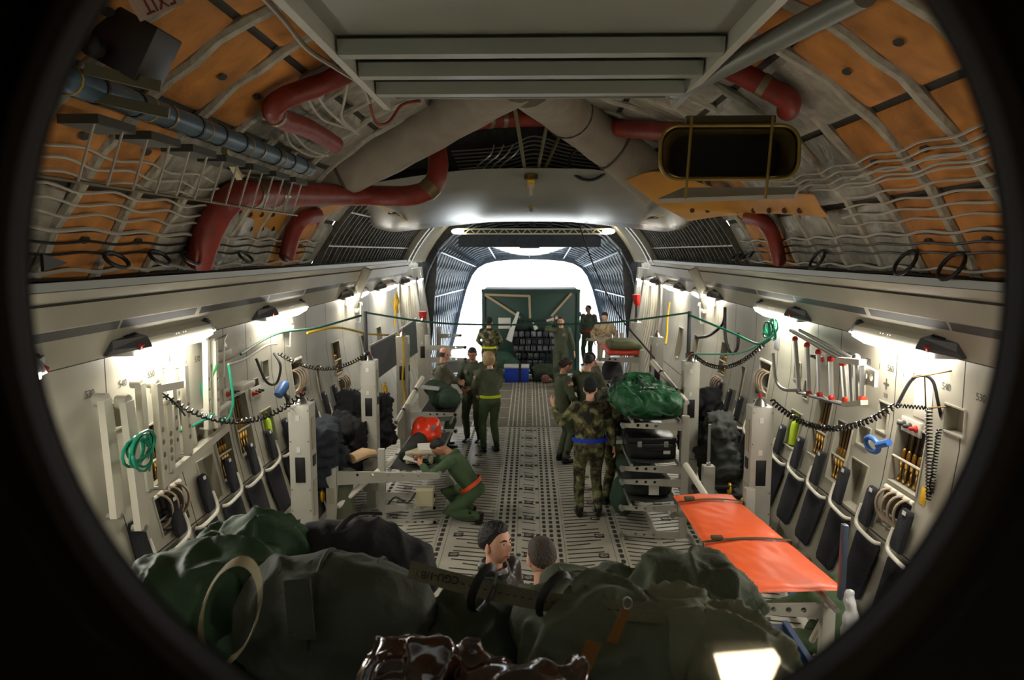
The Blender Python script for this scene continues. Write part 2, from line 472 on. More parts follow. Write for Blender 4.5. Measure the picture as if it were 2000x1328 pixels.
# ---- floor
def make_floor():
    b = MB()
    b.quad([(-2.6, .6, 0), (2.6, .6, 0), (2.6, 14.2, 0), (-2.6, 14.2, 0)], 0)
    b.quad([(-2.8, 14.2, 0), (2.8, 14.2, 0), (2.8, 20, 0), (-2.8, 20, 0)], 2)
    for sx in (-1, 1): b.quad([(sx*2.6, .6, .0), (sx*2.6, 14.2, .0), (sx*2.8, 14.2, .0), (sx*2.8, .6, .0)], 2)
    def strip(x0, y0, x1, y1, w):
        d = V((x1-x0, y1-y0, 0)).normalized(); n = V((-d.y, d.x, 0))*w/2; L = (V((x1, y1, 0))-V((x0, y0, 0))).length
        a, c = V((x0, y0, .0015)), V((x1, y1, .0015))
        b._f([b.bm.verts.new(p) for p in (a+n, a-d*w*.4, a-n, c-n, c+d*w*.4, c+n)], 1)
    def pad(x, y, w, h):
        e = w*.25
        b._f([b.bm.verts.new((x+px, y+py, .0015)) for px, py in ((-w/2+e, -h/2), (w/2-e, -h/2), (w/2, -h/2+e), (w/2, h/2-e), (w/2-e, h/2), (-w/2+e, h/2), (-w/2, h/2-e), (-w/2, -h/2+e))], 1)
    Y = 3.02
    while Y < 14.1:
        for sx in (-1, 1):
            for x in (.19, .275, .365): pad(sx*x, Y, .044, .1)
            pad(sx*1.05, Y, .05, .11); pad(sx*2.0, Y, .05, .11)
            for x in (.36, .86):
                pass
        Y += .1475
    Y = 3.0; i = 0
    while Y < 14.1:
        for sx in (-1, 1):
            c = (Y-3.0) % .59
            if c > .1 and c < .5: strip(sx*.075, Y + .0, -sx*.075, Y+.05, .026) if sx > 0 else None
            strip(sx*.45, Y, sx*(.72 if (c < .1 or c > .5) else .86), Y+.075, .03)
            strip(sx*1.14, Y+.09, sx*(1.5), Y, .03)
            strip(sx*1.58, Y, sx*1.92, Y+.09, .03)
            strip(sx*2.08, Y+.09, sx*2.5, Y, .03)
        Y += .118; i += 1
    for k in range(-1, 19):     # pads beside the centre cups
        y = 3.32 + .59*k
        if 2 < y < 14:
            for sx in (-1, 1): pad(sx*.115, y, .05, .09)
    # metal strips of the roller rails on the rear floor
    for x in (.075, .15, .235, .32, .41, 1.0, 1.12, 1.3, 2.05):
        for sx in (-1, 1): b.box((sx*x, 17.1, .004), (.022, 5.7, .008), m=0)
    for k in range(12):
        y = 14.5 + .5*k
        for sx in (-1, 1):
            b.box((sx*.71, y*1.0 + (.0 if k % 2 else .1), .004), (.58, .03, .008), m=0) if k % 2 else None
            b.box((sx*.28, y+.25, .004), (.09, .03, .008), m=0); b.box((sx*1.06, y, .004), (.12, .04, .008), m=0); b.box((sx*1.2, y+.2, .004), (.2, .03, .008), m=0)
        b.box((0, y, .004), (.15, .02, .008), m=0); b.box((0, y+.25, .004), (.15, .02, .008), m=0)
    for sx in (-1, 1):          # long panel seams on the forward floor
        for x in (.14, .42, .98, 1.1): b.box((sx*x, 8.5, .001), (.004, 11.2, .002), m=2)
    return struct(b.build('floor', [FLOOR, GRIP, FLOORAFT], smooth=False))
make_floor()
# sill below the hold floor, ramp, tarmac
b = MB(); b.box((0, 22.9, -.16), (5.6, 5.8, .3), m=0)
for x in (-1.6, -1.2, -1.0, 1.0, 1.2, 1.6): b.box((x, 22.9, .0), (.05, 5.6, .03), m=1)
struct(b.build('floor_ramp', [mat('ramp_metal', 'c9c9c4', .5, .1), GREYM], smooth=False))
b = MB(); b.quad([(-150, 24, -1.7), (150, 24, -1.7), (150, 320, -1.7), (-150, 320, -1.7)])
struct(b.build('ground', [mat('concrete_apron', 'd8d6d0', .9, var=.04)]))
# ---- porthole bulkhead in front of the photographer and the dark crew bay behind it
fw = _Rc @ V((0, 0, -1)); rt = _Rc @ V((1, 0, 0)); upv = _Rc @ V((0, 1, 0))
def bulkhead():
    b = MB(); yb = .42; cc = P(995, 598, Y=yb); rad = 946/FPX*yb*1.0
    n = 96; th = .05
    for yy, flip in ((yb, 0), (yb+th, 1)):
        q = 1 if not flip else (yb+th)/yb*1.03
        mm = 2 if flip else 0
        ring = [b.bm.verts.new((cc.x*q + math.cos(2*PI*k/n)*rad*q, yy, CAMZ + (cc.z-CAMZ)*q + math.sin(2*PI*k/n)*rad*q)) for k in range(n)]
        out = []
        for k in range(n):
            a = 2*PI*k/n; c, s_ = math.cos(a), math.sin(a)
            t = min(abs(3.25/c) if abs(c) > 1e-6 else 99, abs((5.2-cc.z)/s_) if s_ > 1e-6 else (abs(cc.z/s_) if s_ < -1e-6 else 99))
            out.append(b.bm.verts.new((cc.x + c*t, yy, cc.z + s_*t)))
        for k in range(n): b._f([ring[k], ring[(k+1) % n], out[(k+1) % n], out[k]], mm)
    b.tube([(cc.x + math.cos(2*PI*k/n)*(rad+.012), yb-.006, cc.z + math.sin(2*PI*k/n)*(rad+.012)) for k in range(n)], .012, 8, 1, closed=True)
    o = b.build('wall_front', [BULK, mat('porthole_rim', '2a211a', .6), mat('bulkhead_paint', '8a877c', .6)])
    struct(o)
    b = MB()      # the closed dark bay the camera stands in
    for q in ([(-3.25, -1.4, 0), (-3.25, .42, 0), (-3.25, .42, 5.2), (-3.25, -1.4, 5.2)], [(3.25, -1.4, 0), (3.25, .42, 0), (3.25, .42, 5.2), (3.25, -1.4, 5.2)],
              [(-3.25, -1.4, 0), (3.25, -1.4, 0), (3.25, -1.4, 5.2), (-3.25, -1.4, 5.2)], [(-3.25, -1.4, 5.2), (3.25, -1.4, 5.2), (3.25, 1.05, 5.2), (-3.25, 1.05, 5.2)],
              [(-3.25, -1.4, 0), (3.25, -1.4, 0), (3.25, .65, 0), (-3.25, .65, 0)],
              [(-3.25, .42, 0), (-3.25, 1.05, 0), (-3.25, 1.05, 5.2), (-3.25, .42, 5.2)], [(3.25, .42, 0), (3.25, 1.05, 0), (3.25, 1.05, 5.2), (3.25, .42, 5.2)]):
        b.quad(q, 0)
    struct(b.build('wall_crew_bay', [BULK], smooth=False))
    return cc, rad
PORT_C, PORT_R = bulkhead()
# ---- wing box crossing the hold: smooth grey belly, dark front spar
def wing():
    b = MB()
    # section along Y (y, z drop) and across X
    prof = [(9.3, 4.42), (9.45, 4.32), (9.9, 4.2), (10.6, 4.08), (11.4, 3.99), (12.2, 3.94), (13.2, 3.93), (14.2, 3.97), (14.8, 4.1), (15.0, 4.4)]
    xs = [-2.95 + 5.9*i/30 for i in range(31)]
    L = []
    for y, z in prof:
        row = []
        for x in xs:
            u = abs(x)/2.95
            zz = z - .18*max(0, u-.25)*(y < 14.9) - .12*u*u + (.5*max(0, (u-.8)/.2)**2)*.5
            yy = y + .9*u*u*(1 if y < 11 else .2)
            row.append(b.bm.verts.new((x, yy, zz)))
        L.append(row)
    for i in range(len(L)-1):
        for j in range(30): b._f([L[i][j], L[i][j+1], L[i+1][j+1], L[i+1][j]], 0)
    return struct(b.build('ceiling_wing_box', [BELLY], ang=60))
wing()
def spar():
    b = MB(); rnd = random.Random(11)
    b.quad([(-2.6, 9.95, 4.26), (2.6, 9.95, 4.26), (2.6, 9.85, 5.2), (-2.6, 9.85, 5.2)], 0)
    for k in range(9):
        x = -2 + .5*k
        b.beam((x, 9.98, 4.25), (x, 9.9, 5.1), .05, .06, 0)
    for z in (4.5, 4.75, 5.0): b.beam((-2, 9.9, z), (2, 9.9, z), .05, .05, 0)
    struct(b.build('wall_wing_spar', [mat('spar_dark', '33332f', .6, .2, var=.5, vscale=9), GREYM], ang=30))
spar()
# ---- upper cargo door hanging over the ramp, white outside skin
b = MB(); nx = 20; rows = []
for y, dz in ((20.8, 3.61), (22, 3.51), (23.5, 3.40), (25.0, 3.29), (25.3, 3.27)):
    rows.append([b.bm.verts.new((-1.95 + 3.9*i/nx, y, dz + (3.80-dz)*abs(-1 + 2*i/nx)**2)) for i in range(nx+1)])
for i in range(4):
    for j in range(nx): b._f([rows[i][j], rows[i][j+1], rows[i+1][j+1], rows[i+1][j]], 0)
b.box((0, 20.55, 3.78), (3.9, .06, .5), m=1); b.box((0, 20.9, 3.55), (.55, .1, .1), m=1)
struct(b.build('door_1', [mat('door_skin', 'd5d8dc', .4), mat('door_edge', '2b3340', .6, var=.3)], ang=60))
# ---- world, lamps' settings, camera
w = bpy.data.worlds.new('sky'); S.world = w; w.use_nodes = True
w.node_tree.nodes['Background'].inputs['Color'].default_value = (.86, .93, 1, 1)
w.node_tree.nodes['Background'].inputs['Strength'].default_value = 5.0
cam = bpy.data.cameras.new('camera'); co = bpy.data.objects.new('camera', cam); C.objects.link(co)
co.location = (0, 0, CAMZ); co.rotation_euler = (PI/2 - PITCH, 0, YAW)
cam.sensor_width = 36; cam.lens = 36*FPX/2000; cam.clip_start = .02; cam.clip_end = 1000
cam.dof.use_dof = True; cam.dof.focus_distance = 5.2; cam.dof.aperture_fstop = cam.lens/7.5
S.camera = co
vs = S.view_settings; vs.view_transform = 'Standard'; vs.look = 'None'; vs.gamma = 1; vs.use_curve_mapping = False; vs.exposure = 0.85
S.cycles.max_bounces = 6; S.cycles.diffuse_bounces = 4; S.cycles.adaptive_threshold = .025; S.cycles.use_denoising = True
# ================================================================ LAMPS
def make_lamp():
    """local: y along the hold, inboard = +x (mirrored by rotation), origin on the cove at the lamp's middle"""
    t = thing('wall_lamp', '', 'lamp')
    L = .66
    b = MB()     # reflector housing
    b.prism([(-.02, -L+.1, .09), (.13, -L+.1, .045), (.16, -L+.1, -.01), (.02, -L+.1, -.06), (-.02, -L+.1, -.06)], (0, 2*L-.2, 0))
    b.build('housing', OFFW, t, ang=20)
    b = MB()     # glowing tube cover under it
    b.prism([(.165, -L+.11, -.006), (.16, -L+.11, -.045), (.05, -L+.11, -.11), (.02, -L+.11, -.07)], (0, 2*L-.24, 0))
    b.build('diffuser', LAMPGLOW, t, ang=20)
    for sy, big in ((-1, 1), (1, .6)):
        b = MB(); d = .3*big
        y0, y1 = sy*(L-.1), sy*(L-.1+d)
        A = [(-.02, .11), (.14, .065), (.18, -.015), (.03, -.09), (-.02, -.09)]
        B = [(-.02, .09), (.05, .06), (.05, -.0), (.0, -.05), (-.02, -.05)]
        ra = [b.bm.verts.new((x, y0, z)) for x, z in A]; rb = [b.bm.verts.new((x, y1, z)) for x, z in B]
        b.skin([ra, rb], 0)
        e = b.build('end_cap', mat('lamp_cap_grey', '4c4d50', .5), t, ang=20)
        b = MB()
        for k in range(5):
            yy = y0 + sy*(.04+.03*k)*big
            f = abs(yy-y0)/d
            b.box((.06 - .03*f, yy, .094 - .02*f), (.06, .01, .012), Euler((0, .28, 0)).to_matrix())
        b.build('vent', BLACKP, e)
        b = MB(); b.box((.155 - .06*.4, y0 + sy*.07*big, -.004), (.03, .07*big, .04), Euler((0, .4, 0)).to_matrix())
        b.build('sticker', RED, e)
    for k in (-.1, -.06, .02, .06):
        b = MB(); b.ball((.135, k, .03), .009, 6, 4); b.build('stud', mat('stud', 'e8e4d8', .3), t)
    return t
LAMPGLOW = mat('lamp_glow', 'fff9ee', .5, emit=32)
lamp0 = make_lamp(); first = True
for sx, side in ((-1, 'left'), (1, 'right')):
    for i, y in enumerate((3.62, 5.95, 8.75, 12.35, 15.1)):
        lab = nth(i) + ' wall lamp from the camera, under the ' + side + ' cove'
        o = lamp0 if first else dup(lamp0); first = False
        o.location = (sx*2.965, y, 2.72); o.rotation_euler = (0, 0, 0)
        o.scale = (-sx, 1, 1)
        o['label'] = lab; o['group'] = 'fluorescent lamps along the walls'
for sx, side in ((-1, 'left'), (1, 'right')):
    for i, y in enumerate((17.6, 18.9)):
        o = dup(lamp0); o.location = (sx*2.93, y, 2.72); o.scale = (-sx, .7, 1)
        o['label'] = ('first' if i == 0 else 'second') + ' lamp beyond the end of the ' + side + ' cove, near the tail'
        o['group'] = 'fluorescent lamps along the walls'

# small reading lamp in the dark crew bay, mirrored faintly in the porthole pane
t = thing('reading_lamp', 'small reading lamp glowing in the dark crew bay, reflected in the porthole pane', 'lamp', P(1447, 1308, Y=1.21)*V((1, 0, 1)) - V((0, .39, 0)))
b = MB(); b.prism([(-.05, 0, .035), (.05, 0, .045), (.02, 0, -.035), (-.03, 0, -.03)], (0, -.03, 0)); b.build('diffuser', mat('reading_glow', 'ffe6b8', .5, emit=28), t)
b = MB(); b.box((0, -.05, .0), (.14, .03, .12), None, .006); b.build('housing', BLACKP, t)
b = MB(); b.tube([(0, -.06, 0), (0, -.12, -.2), (0, -.12, -2.72)], .012, 6); b.build('stem', BLACKP, t)
m = bpy.data.materials.new('pane_glass'); m.use_nodes = True; nt = m.node_tree; nt.nodes.clear()
ou = nt.nodes.new('ShaderNodeOutputMaterial'); mx = nt.nodes.new('ShaderNodeMixShader'); tr = nt.nodes.new('ShaderNodeBsdfTransparent'); gl = nt.nodes.new('ShaderNodeBsdfGlossy')
gl.inputs['Roughness'].default_value = .02; mx.inputs['Fac'].default_value = .045
nt.links.new(tr.outputs[0], mx.inputs[1]); nt.links.new(gl.outputs[0], mx.inputs[2]); nt.links.new(mx.outputs[0], ou.inputs['Surface'])
b = MB(); b.lathe([(.001, 0), (PORT_R*1.08, 0), (PORT_R*1.08, .004), (.001, .004)], (PORT_C.x*.93, .386, CAMZ+(PORT_C.z-CAMZ)*.93), (0, 1, 0), 48)
struct(b.build('window_1', m, None, smooth=False))
# ================================================================ OVERHEAD
def Q(px, py, Y, off=.15):
    """point on a pixel's ray at depth Y, kept inside the fuselage skin"""
    d = ray(px, py); a = d.x*d.x + d.z*d.z; bz = CAMZ - ZC; rr = RS - off
    t = (-bz*d.z + math.sqrt(max(0, (bz*d.z)**2 - a*(bz*bz - rr*rr))))/a
    return V((0, 0, CAMZ)) + d*min(Y/d.y, t)
HATCH = mat('hatch_paint', '8f9184', .45, var=.06, vscale=2)
REDD = mat('red_duct', '7c2718', .5, var=.25, vscale=8, bump=.3, bscale=14)
CLAMP = mat('duct_clamp', '8d8168', .35, .6)
CABW = mat('cable_white', 'b0aa9c', .6)
CABK = mat('cable_black', '1a1a1a', .5)
GOLD = mat('gold_duct', '8f7a3a', .35, .5, var=.2)
# hatch panel with beams
t = thing('ceiling_panel', 'grey ribbed panel hanging under the roof at the top of the photo', 'panel', (0, 0, 0))
b = MB(); b.box((0, 3.7, 4.63), (2.3, 4.6, .05)); b.build('panel_sheet', HATCH, t)
for y in (4.36, 4.88, 5.42):
    b = MB(); pr = [(-.03, .0), (-.07, -.02), (-.05, -.1), (.05, -.1), (.07, -.02), (.03, 0)]
    b.prism([(-1.08, y+p[0], 4.6+p[1]) for p in pr], (2.16, 0, 0)); b.build('beam', HATCH, t, ang=20)
for sx in (-1, 1):
    b = MB(); b.box((sx*1.12, 3.7, 4.52), (.05, 4.6, .022)); b.box((sx*1.10, 3.7, 4.57), (.012, 4.6, .12))
    b.build('side_rail', mat('rail_paint', 'b4b4a6', .45), t)
    b = MB()
    for k in range(12): b.box((sx*1.15, 2.4+.3*k, 4.575), (.05, .02, .08))
    b.build('gusset', HATCH, t)['kind'] = 'stuff'
b = MB(); b.tube([(-1.05, 5.98, 4.6), (1.05, 5.98, 4.6)], .014, 6)
for k in range(9): b.box((-1+.25*k, 5.98, 4.62), (.05, .04, .04))
b.build('edge_rod', GREYM, t)
# diagonal strut on the right
t = thing('diagonal_strut', 'thick grey tube running diagonally beside the right edge of the ceiling panel', 'strut')
A = Q(1312, 184, Y=5.75); B = Q(1690, -14, Y=3.62)
b = MB(); b.tube([A, A.lerp(B, .05), A.lerp(B, .1), B], [.03, .055, .066, .066], 14); b.build('tube', mat('strut_grey', '85887f', .4, .2), t)
b = MB(); b.ball(A, .04, 8, 6); b.build('end_fitting', GREYM, t)
# cable along the left rail of the panel
def cord(name, pts, r, m, label, cat='cable', n=6, group=None, seg=6):
    b = MB(); b.tube(smooth_pts(pts, n), r, seg)
    return tag(b.build(name, m), label, cat, group)
cord('wire_bundle', [Q(510, -10, Y=4.0), Q(555, 40, Y=4.2), Q(600, 95, Y=4.6), Q(660, 135, Y=5.0), Q(705, 165, Y=5.5), Q(722, 200, Y=5.9)], .016, CABW, 'white wrapped cable tied along the left rail of the ceiling panel')
cord('wire_bundle', [Q(722, 200, Y=5.9), Q(735, 240, Y=6.0), Q(760, 238, Y=6.1), Q(785, 205, Y=6.1), Q(820, 197, Y=6.0)], .013, REDD, 'red hose looping under the left end of the ceiling panel', 'hose')
# big wrapped ducts
def duct(name, pts, r, m, label, bands=(), cat='duct', n=5, seg=18, bandm=None, bw=.05):
    t = thing(name, label, cat)
    q = smooth_pts(pts, n); b = MB(); b.tube(q, [r*(1+.02*math.sin(i*2.1)) for i in range(len(q))], seg); b.build('pipe', m, t, ang=60)
    for f in bands:
        i = min(int(f*(len(q)-1)), len(q)-2); c = q[i]; d = (q[i+1]-q[i]).normalized()
        b = MB(); b.tube([c - d*bw/2, c + d*bw/2], r*1.07, seg); b.build('band', bandm or CLAMP, t)
    return t
duct('insulated_duct', [Q(590, 376, Y=8.9, off=-.25), Q(640, 348, Y=8.9, off=0), Q(760, 290, Y=8.95), Q(900, 210, Y=9.0), Q(1010, 140, Y=9.1)], .27, DUCTW, 'wide beige wrapped duct slanting up to the middle from the left', (.03, .3), bandm=mat('band_dark', '4a4438', .6), bw=.025)
duct('insulated_duct', [Q(1292, 368, Y=8.9), Q(1220, 305, Y=8.9), Q(1110, 220, Y=9.0), Q(1030, 150, Y=9.15)], .27, DUCTW, 'wide beige wrapped duct slanting up to the middle from the right', (.45, .7), bandm=mat('band_dark'), bw=.02)
# red ducts
duct('red_duct', [Q(700, 128, Y=7.0), Q(640, 160, Y=7.1), Q(560, 190, Y=7.2), Q(533, 212, Y=7.2), Q(548, 232, Y=7.25), Q(600, 250, Y=7.35), Q(655, 282, Y=7.5)], .075, REDD, 'bent red duct at the upper left below the ceiling panel', (.62,))
duct('red_duct', [Q(388, 512, Y=7.3), Q(408, 450, Y=7.7), Q(440, 398, Y=8.0), Q(480, 378, Y=8.2), Q(560, 379, Y=8.4), Q(700, 381, Y=8.5), Q(800, 382, Y=8.5), Q(845, 362, Y=8.5), Q(856, 320, Y=8.55), Q(850, 285, Y=8.7)], .115, REDD, 'long red duct crossing in front of the wing box at left', (.36, .44, .77), bandm=mat('coupling_gold', '7d6c4c', .3, .7), bw=.12)
duct('red_duct', [Q(618, 420, Y=9.4), Q(590, 428, Y=9.3), Q(572, 455, Y=9.0), Q(560, 500, Y=8.9)], .085, REDD, 'short red duct curving down behind the long red one at left', ())
duct('red_duct', [Q(880, 262, Y=9.6), Q(930, 238, Y=9.6), Q(1000, 232, Y=9.6), Q(1080, 232, Y=9.6), Q(1180, 248, Y=9.6), Q(1340, 258, Y=9.5)], .095, REDD, 'red duct running behind the two beige ducts in the middle', (.3, .36))
duct('red_duct', [Q(1405, 125, Y=6.3), Q(1450, 145, Y=6.3), Q(1500, 172, Y=6.35), Q(1540, 196, Y=6.4), Q(1538, 216, Y=6.45)], .075, REDD, 'red duct at the upper right behind the diagonal strut', (.45,))
duct('red_duct', [Q(1462, 425, Y=9.0), Q(1490, 432, Y=8.9), Q(1510, 460, Y=8.7), Q(1522, 510, Y=8.5)], .075, REDD, 'short red duct curving down the right shell below the orange fairing', ())
# orange fairings at the wing roots
FAIR = mat('fairing_orange', 'b8802f', .55, var=.15, vscale=3)
def patch(name, rows, m, label, cat, th=.03):
    """surface lofted through rows of points, given a thickness"""
    b = MB(); rows = [smooth_pts(r, 5) for r in rows]
    for s in (0, 1):
        L = [[b.bm.verts.new(p + V((0, th*s, th*.3*s))) for p in r] for r in rows]
        for i in range(len(L)-1):
            for j in range(len(L[0])-1): b._f([L[i][j], L[i][j+1], L[i+1][j+1], L[i+1][j]])
    return b.build(name, m, None, ang=60), label, cat
t = thing('wing_root_fairing', 'yellow-orange fairing between the right beige duct and the wing belly', 'fairing')
o, _, _ = patch('skin', [[Q(1222, 352, Y=8.45), Q(1290, 335, Y=8.5), Q(1420, 372, Y=8.7), Q(1590, 380, Y=8.3)], [Q(1285, 400, Y=8.8), Q(1350, 405, Y=8.7), Q(1450, 405, Y=8.8), Q(1605, 408, Y=8.3)], [Q(1345, 432, Y=9.7), Q(1420, 421, Y=9.3), Q(1500, 417, Y=9.0), Q(1620, 425, Y=8.4)]], FAIR, '', ''); o.parent = t
for i in range(8):
    b = MB(); b.lathe([(.001, 0), (.028, 0), (.028, .008)], Q(1352+30*i, 411, Y=8.78 if i < 5 else 8.5), (0, -1, -.1), 10); b.build('fastener', mat('fastener', '4a3418', .6), t)
t = thing('wing_root_fairing', 'yellow-orange fairing under the long red duct at left', 'fairing')
o, _, _ = patch('skin', [[Q(475, 392, Y=8.6, off=.03), Q(530, 395, Y=8.7, off=.03), Q(600, 392, Y=8.8, off=.03), Q(690, 392, Y=8.9, off=.03)], [Q(470, 440, Y=8.4, off=.03), Q(530, 420, Y=8.7, off=.03), Q(580, 415, Y=8.9, off=.03), Q(660, 412, Y=9.1, off=.03)], [Q(455, 490, Y=8.2, off=.03), Q(500, 480, Y=8.5, off=.03), Q(545, 450, Y=8.9, off=.03), Q(620, 425, Y=9.3, off=.03)]], FAIR, '', ''); o.parent = t
for i in range(6):
    b = MB(); b.lathe([(.001, 0), (.03, 0), (.03, .008)], Q(488+22*(i % 3), 418+28*(i//3), Y=8.5, off=.03), (0, -1, 0), 10); b.build('fastener', mat('fastener'), t)
# gold duct mouth and white shelf on the right
t = thing('duct_mouth', 'olive gold duct with a wide rounded open mouth at the upper right', 'duct')
c = P(1424, 298, Y=5.55); w_, h_, rr = .5, .19, .13
def rrect(c, w, h, r, y, n=6):
    out = []
    for sx, sz, a in ((1, 1, 0), (-1, 1, 90), (-1, -1, 180), (1, -1, 270)):
        for k in range(n+1):
            an = R(a + 90*k/n); out.append(V((c.x + sx*(w-r) + math.cos(an)*r, y, c.z + sz*(h-r) + math.sin(an)*r)))
    return out
b = MB(); ra = rrect(c, w_, h_, rr, c.y); rb = rrect(c + V((.1, 0, .03)), w_*.9, h_*.95, rr, c.y+.5)
b.skin([[b.bm.verts.new(p) for p in ra], [b.bm.verts.new(p) for p in rb]], caps=False)
ri = rrect(c, w_-.025, h_-.025, rr-.02, c.y); rj = rrect(c+V((.1, 0, .03)), w_*.9-.02, h_*.95-.02, rr-.02, c.y+.5)
b.skin([[b.bm.verts.new(p) for p in ri], [b.bm.verts.new(p) for p in rj]], caps=False)
b.build('duct_body', GOLD, t, ang=60)
b = MB(); b._f([b.bm.verts.new(p) for p in rj]); b.build('dark_mouth_cap', mat('duct_mouth_shade', '2a281f', .7), t)  # added cap: the mouth's inner darkness is put into its colour
b = MB(); b.tube(rrect(c, w_, h_, rr, c.y-.01), .014, 6, closed=True); b.build('rim', GOLD, t)
for x in (-.28, .3):
    b = MB(); b.tube([c+V((x, -.02, h_+.06)), c+V((x-.03, -.02, -h_-.14))], .011, 6); b.build('stay', GOLD, t)
b = MB(); b.beam(c+V((-.3, .1, h_+.06)), c+V((.35, .1, h_+.06)), .06, .05); b.build('bracket', mat('olive_bracket', '5d5638', .5), t)
b = MB(); A = Q(1285, 388, Y=5.9); B = Q(1335, 366, Y=6.5); Cc = Q(1560, 366, Y=6.2); D = Q(1552, 379, Y=5.9)
b.prism([A, B, Cc, D], (0, 0, -.035)); tag(b.build('white_shelf', mat('shelf_white', 'b9b6aa', .5), None, smooth=False), 'thin white shelf board below the gold duct mouth at right', 'shelf')
# yellow latch strut under the wing box, straps beside it
t = thing('latch_strut', 'yellow vertical latch strut in the middle of the wing belly', 'strut')
A, B = Q(1037, 345, Y=9.35), Q(1037, 410, Y=11.2)
b = MB(); b.beam(A, A.lerp(B, .85), .09, .05); b.build('strut_body', YEL, t)
b = MB(); b.beam(A.lerp(B, .12), A.lerp(B, .45), .05, .07); b.build('plate', OFFW, t)
b = MB(); b.beam(A.lerp(B, .85), B, .05, .05); b.build('hook', STEEL, t)
for f in (.0, .35, .8):
    b = MB(); b.beam(A.lerp(B, f), A.lerp(B, f+.03), .17, .05); b.build('crossbar', mat('brown_lug', '4a3a20', .5), t)
for nm, A, B in (('left', Q(737, 401, Y=9.8), Q(795, 432, Y=11.5)), ('right', Q(1300, 418, Y=10.2), Q(1255, 432, Y=11.5))):
    t = thing('yellow_strap', 'short yellow strap with a dark buckle on the %s side of the wing belly' % nm, 'strap')
    b = MB(); b.beam(A, B, .03, .008); b.build('webbing', YEL, t)
    b = MB(); b.beam(A.lerp(B, .45), A.lerp(B, .6), .11, .03); b.build('buckle', mat('brown_lug'), t)
# cluttered tubes on the wing spar
rnd = random.Random(21)
for i in range(9):
    x0 = -1.05 + .05*i; z = 4.32 + .045*i
    cord('hydraulic_line', [(-.85-.02*i, 9.72, z), (-.3, 9.7, z+.05), (.05, 9.68, z+.1+.01*i), (.5, 9.7, z+.06), (1.0, 9.72, z)], .011, STEEL if i % 2 else GREYM,
         'thin metal line running across the dark wing spar in the middle', 'pipe', 4, 'metal lines on the wing spar')
for i in range(4):
    A = (-.75+.1*i, 9.66, 4.35); 
    cord('hydraulic_line', [A, (-.65+.1*i, 9.64, 4.5), (-.5+.1*i, 9.64, 4.62), (-.45+.12*i, 9.66, 4.75)], .012, STEEL, 'bent metal line rising on the dark spar under the left beige duct', 'pipe', 4, 'bent lines on the wing spar')
for i, (a, c_) in enumerate((((1003, 195), (1025, 330)), ((1070, 235), (1050, 335)), ((1100, 250), (1062, 335)))):
    b = MB(); b.tube([Q(*a, Y=9.55), Q(*c_, Y=9.4)], .022, 6)
    tag(b.build('brace_rod', mat('rod_olive', '6f6a4a', .5)), ['olive rod dropping from the roof left of the yellow latch', 'olive rod leaning right of the yellow latch', 'olive rod furthest right of the yellow latch'][i], 'rod')
for i, (px, py, Yd) in enumerate(((1400, 285, 8.6), (1340, 330, 8.8))):
    pass
b = MB(); b.tube([Q(1150+38*math.cos(a), 318+34*math.sin(a), Y=9.45) for a in [2*PI*k/20 for k in range(20)]], .022, 6, closed=True)
tag(b.build('hose_loop', CABK), 'black hose loop hanging on the spar by the right beige duct', 'hose')
# blue pipe with hangers on the left shell
t = thing('blue_pipe', 'blue-grey pipe with dark rings along the upper left shell', 'pipe')
pa, pb = V((-2.06, 3.1, 4.165)), V((-1.98, 6.75, 4.14))
b = MB(); b.tube([pa, pb], .066, 14); b.build('pipe', mat('pipe_blue', '4c6270', .4, .2, var=.2), t)
for k in range(11):
    c = pa.lerp(pb, .04+.09*k); d = V((0, 1, 0))
    b = MB(); b.tube([c-d*.012, c+d*.012], .072, 14); b.build('ring', CABK if k % 4 != 3 else CLAMP, t)
    if k % 2 == 0:
        b = MB(); b.tube([c+d*.12, c+d*.135], .071, 14); b.build('yellow_band', mat('band_yellow', 'a8862a', .6), t)
t = thing('pipe_rack', 'dark shelf brackets with thin white rods under the blue pipe at left', 'bracket')
for k in range(7):
    y = 3.55 + .5*k
    b = MB(); b.box((-2.15, y+.2, 4.03), (.2, .34, .045)); b.build('tray', mat('tray_dark', '38372c', .6), t)
    for dy in (.05, .3):
        b = MB(); b.tube([(-2.08, y+dy, 4.02), (-2.18, y+dy, 3.74)], .0075, 5); b.build('rod', CABW, t)
b = MB(); b.tube([(-2.2, 3.3, 3.74), (-2.18, 7.0, 3.74)], .01, 5); b.build('rail', CLAMP, t)
A, B = Q(438, 293, Y=5.6), Q(468, 347, Y=5.6)
b = MB(); b.beam(A, B, .04, .04); b.build('diagonal_link', mat('link_cream', 'b8ae7a', .5), t)
b = MB()
# junction box on the left shell
t = thing('junction_box', 'black box mounted high on the left shell beside the orange panels', 'box')
c = Q(262, 92, Y=3.55); b = MB(); b.box(c, (.26, .24, .26), Euler((0, .5, 0)).to_matrix(), .01); b.build('case', mat('box_brown', '1c1512', .5), t)
b = MB(); b.beam(c+V((-.15, -.15, -.13)), c+V((.14, -.05, -.19)), .03, .05); b.beam(c+V((-.3, 0, -.2)), c+V((.1, .1, -.28)), .03, .05); b.build('bracket', mat('olive_bracket'), t)
b = MB(); b.lathe([(.03, 0), (.045, .01), (.045, .06), (.02, .07)], c+V((-.08, -.16, -.05)), (0, -1, 0), 12); b.build('connector', BLACKP, t)
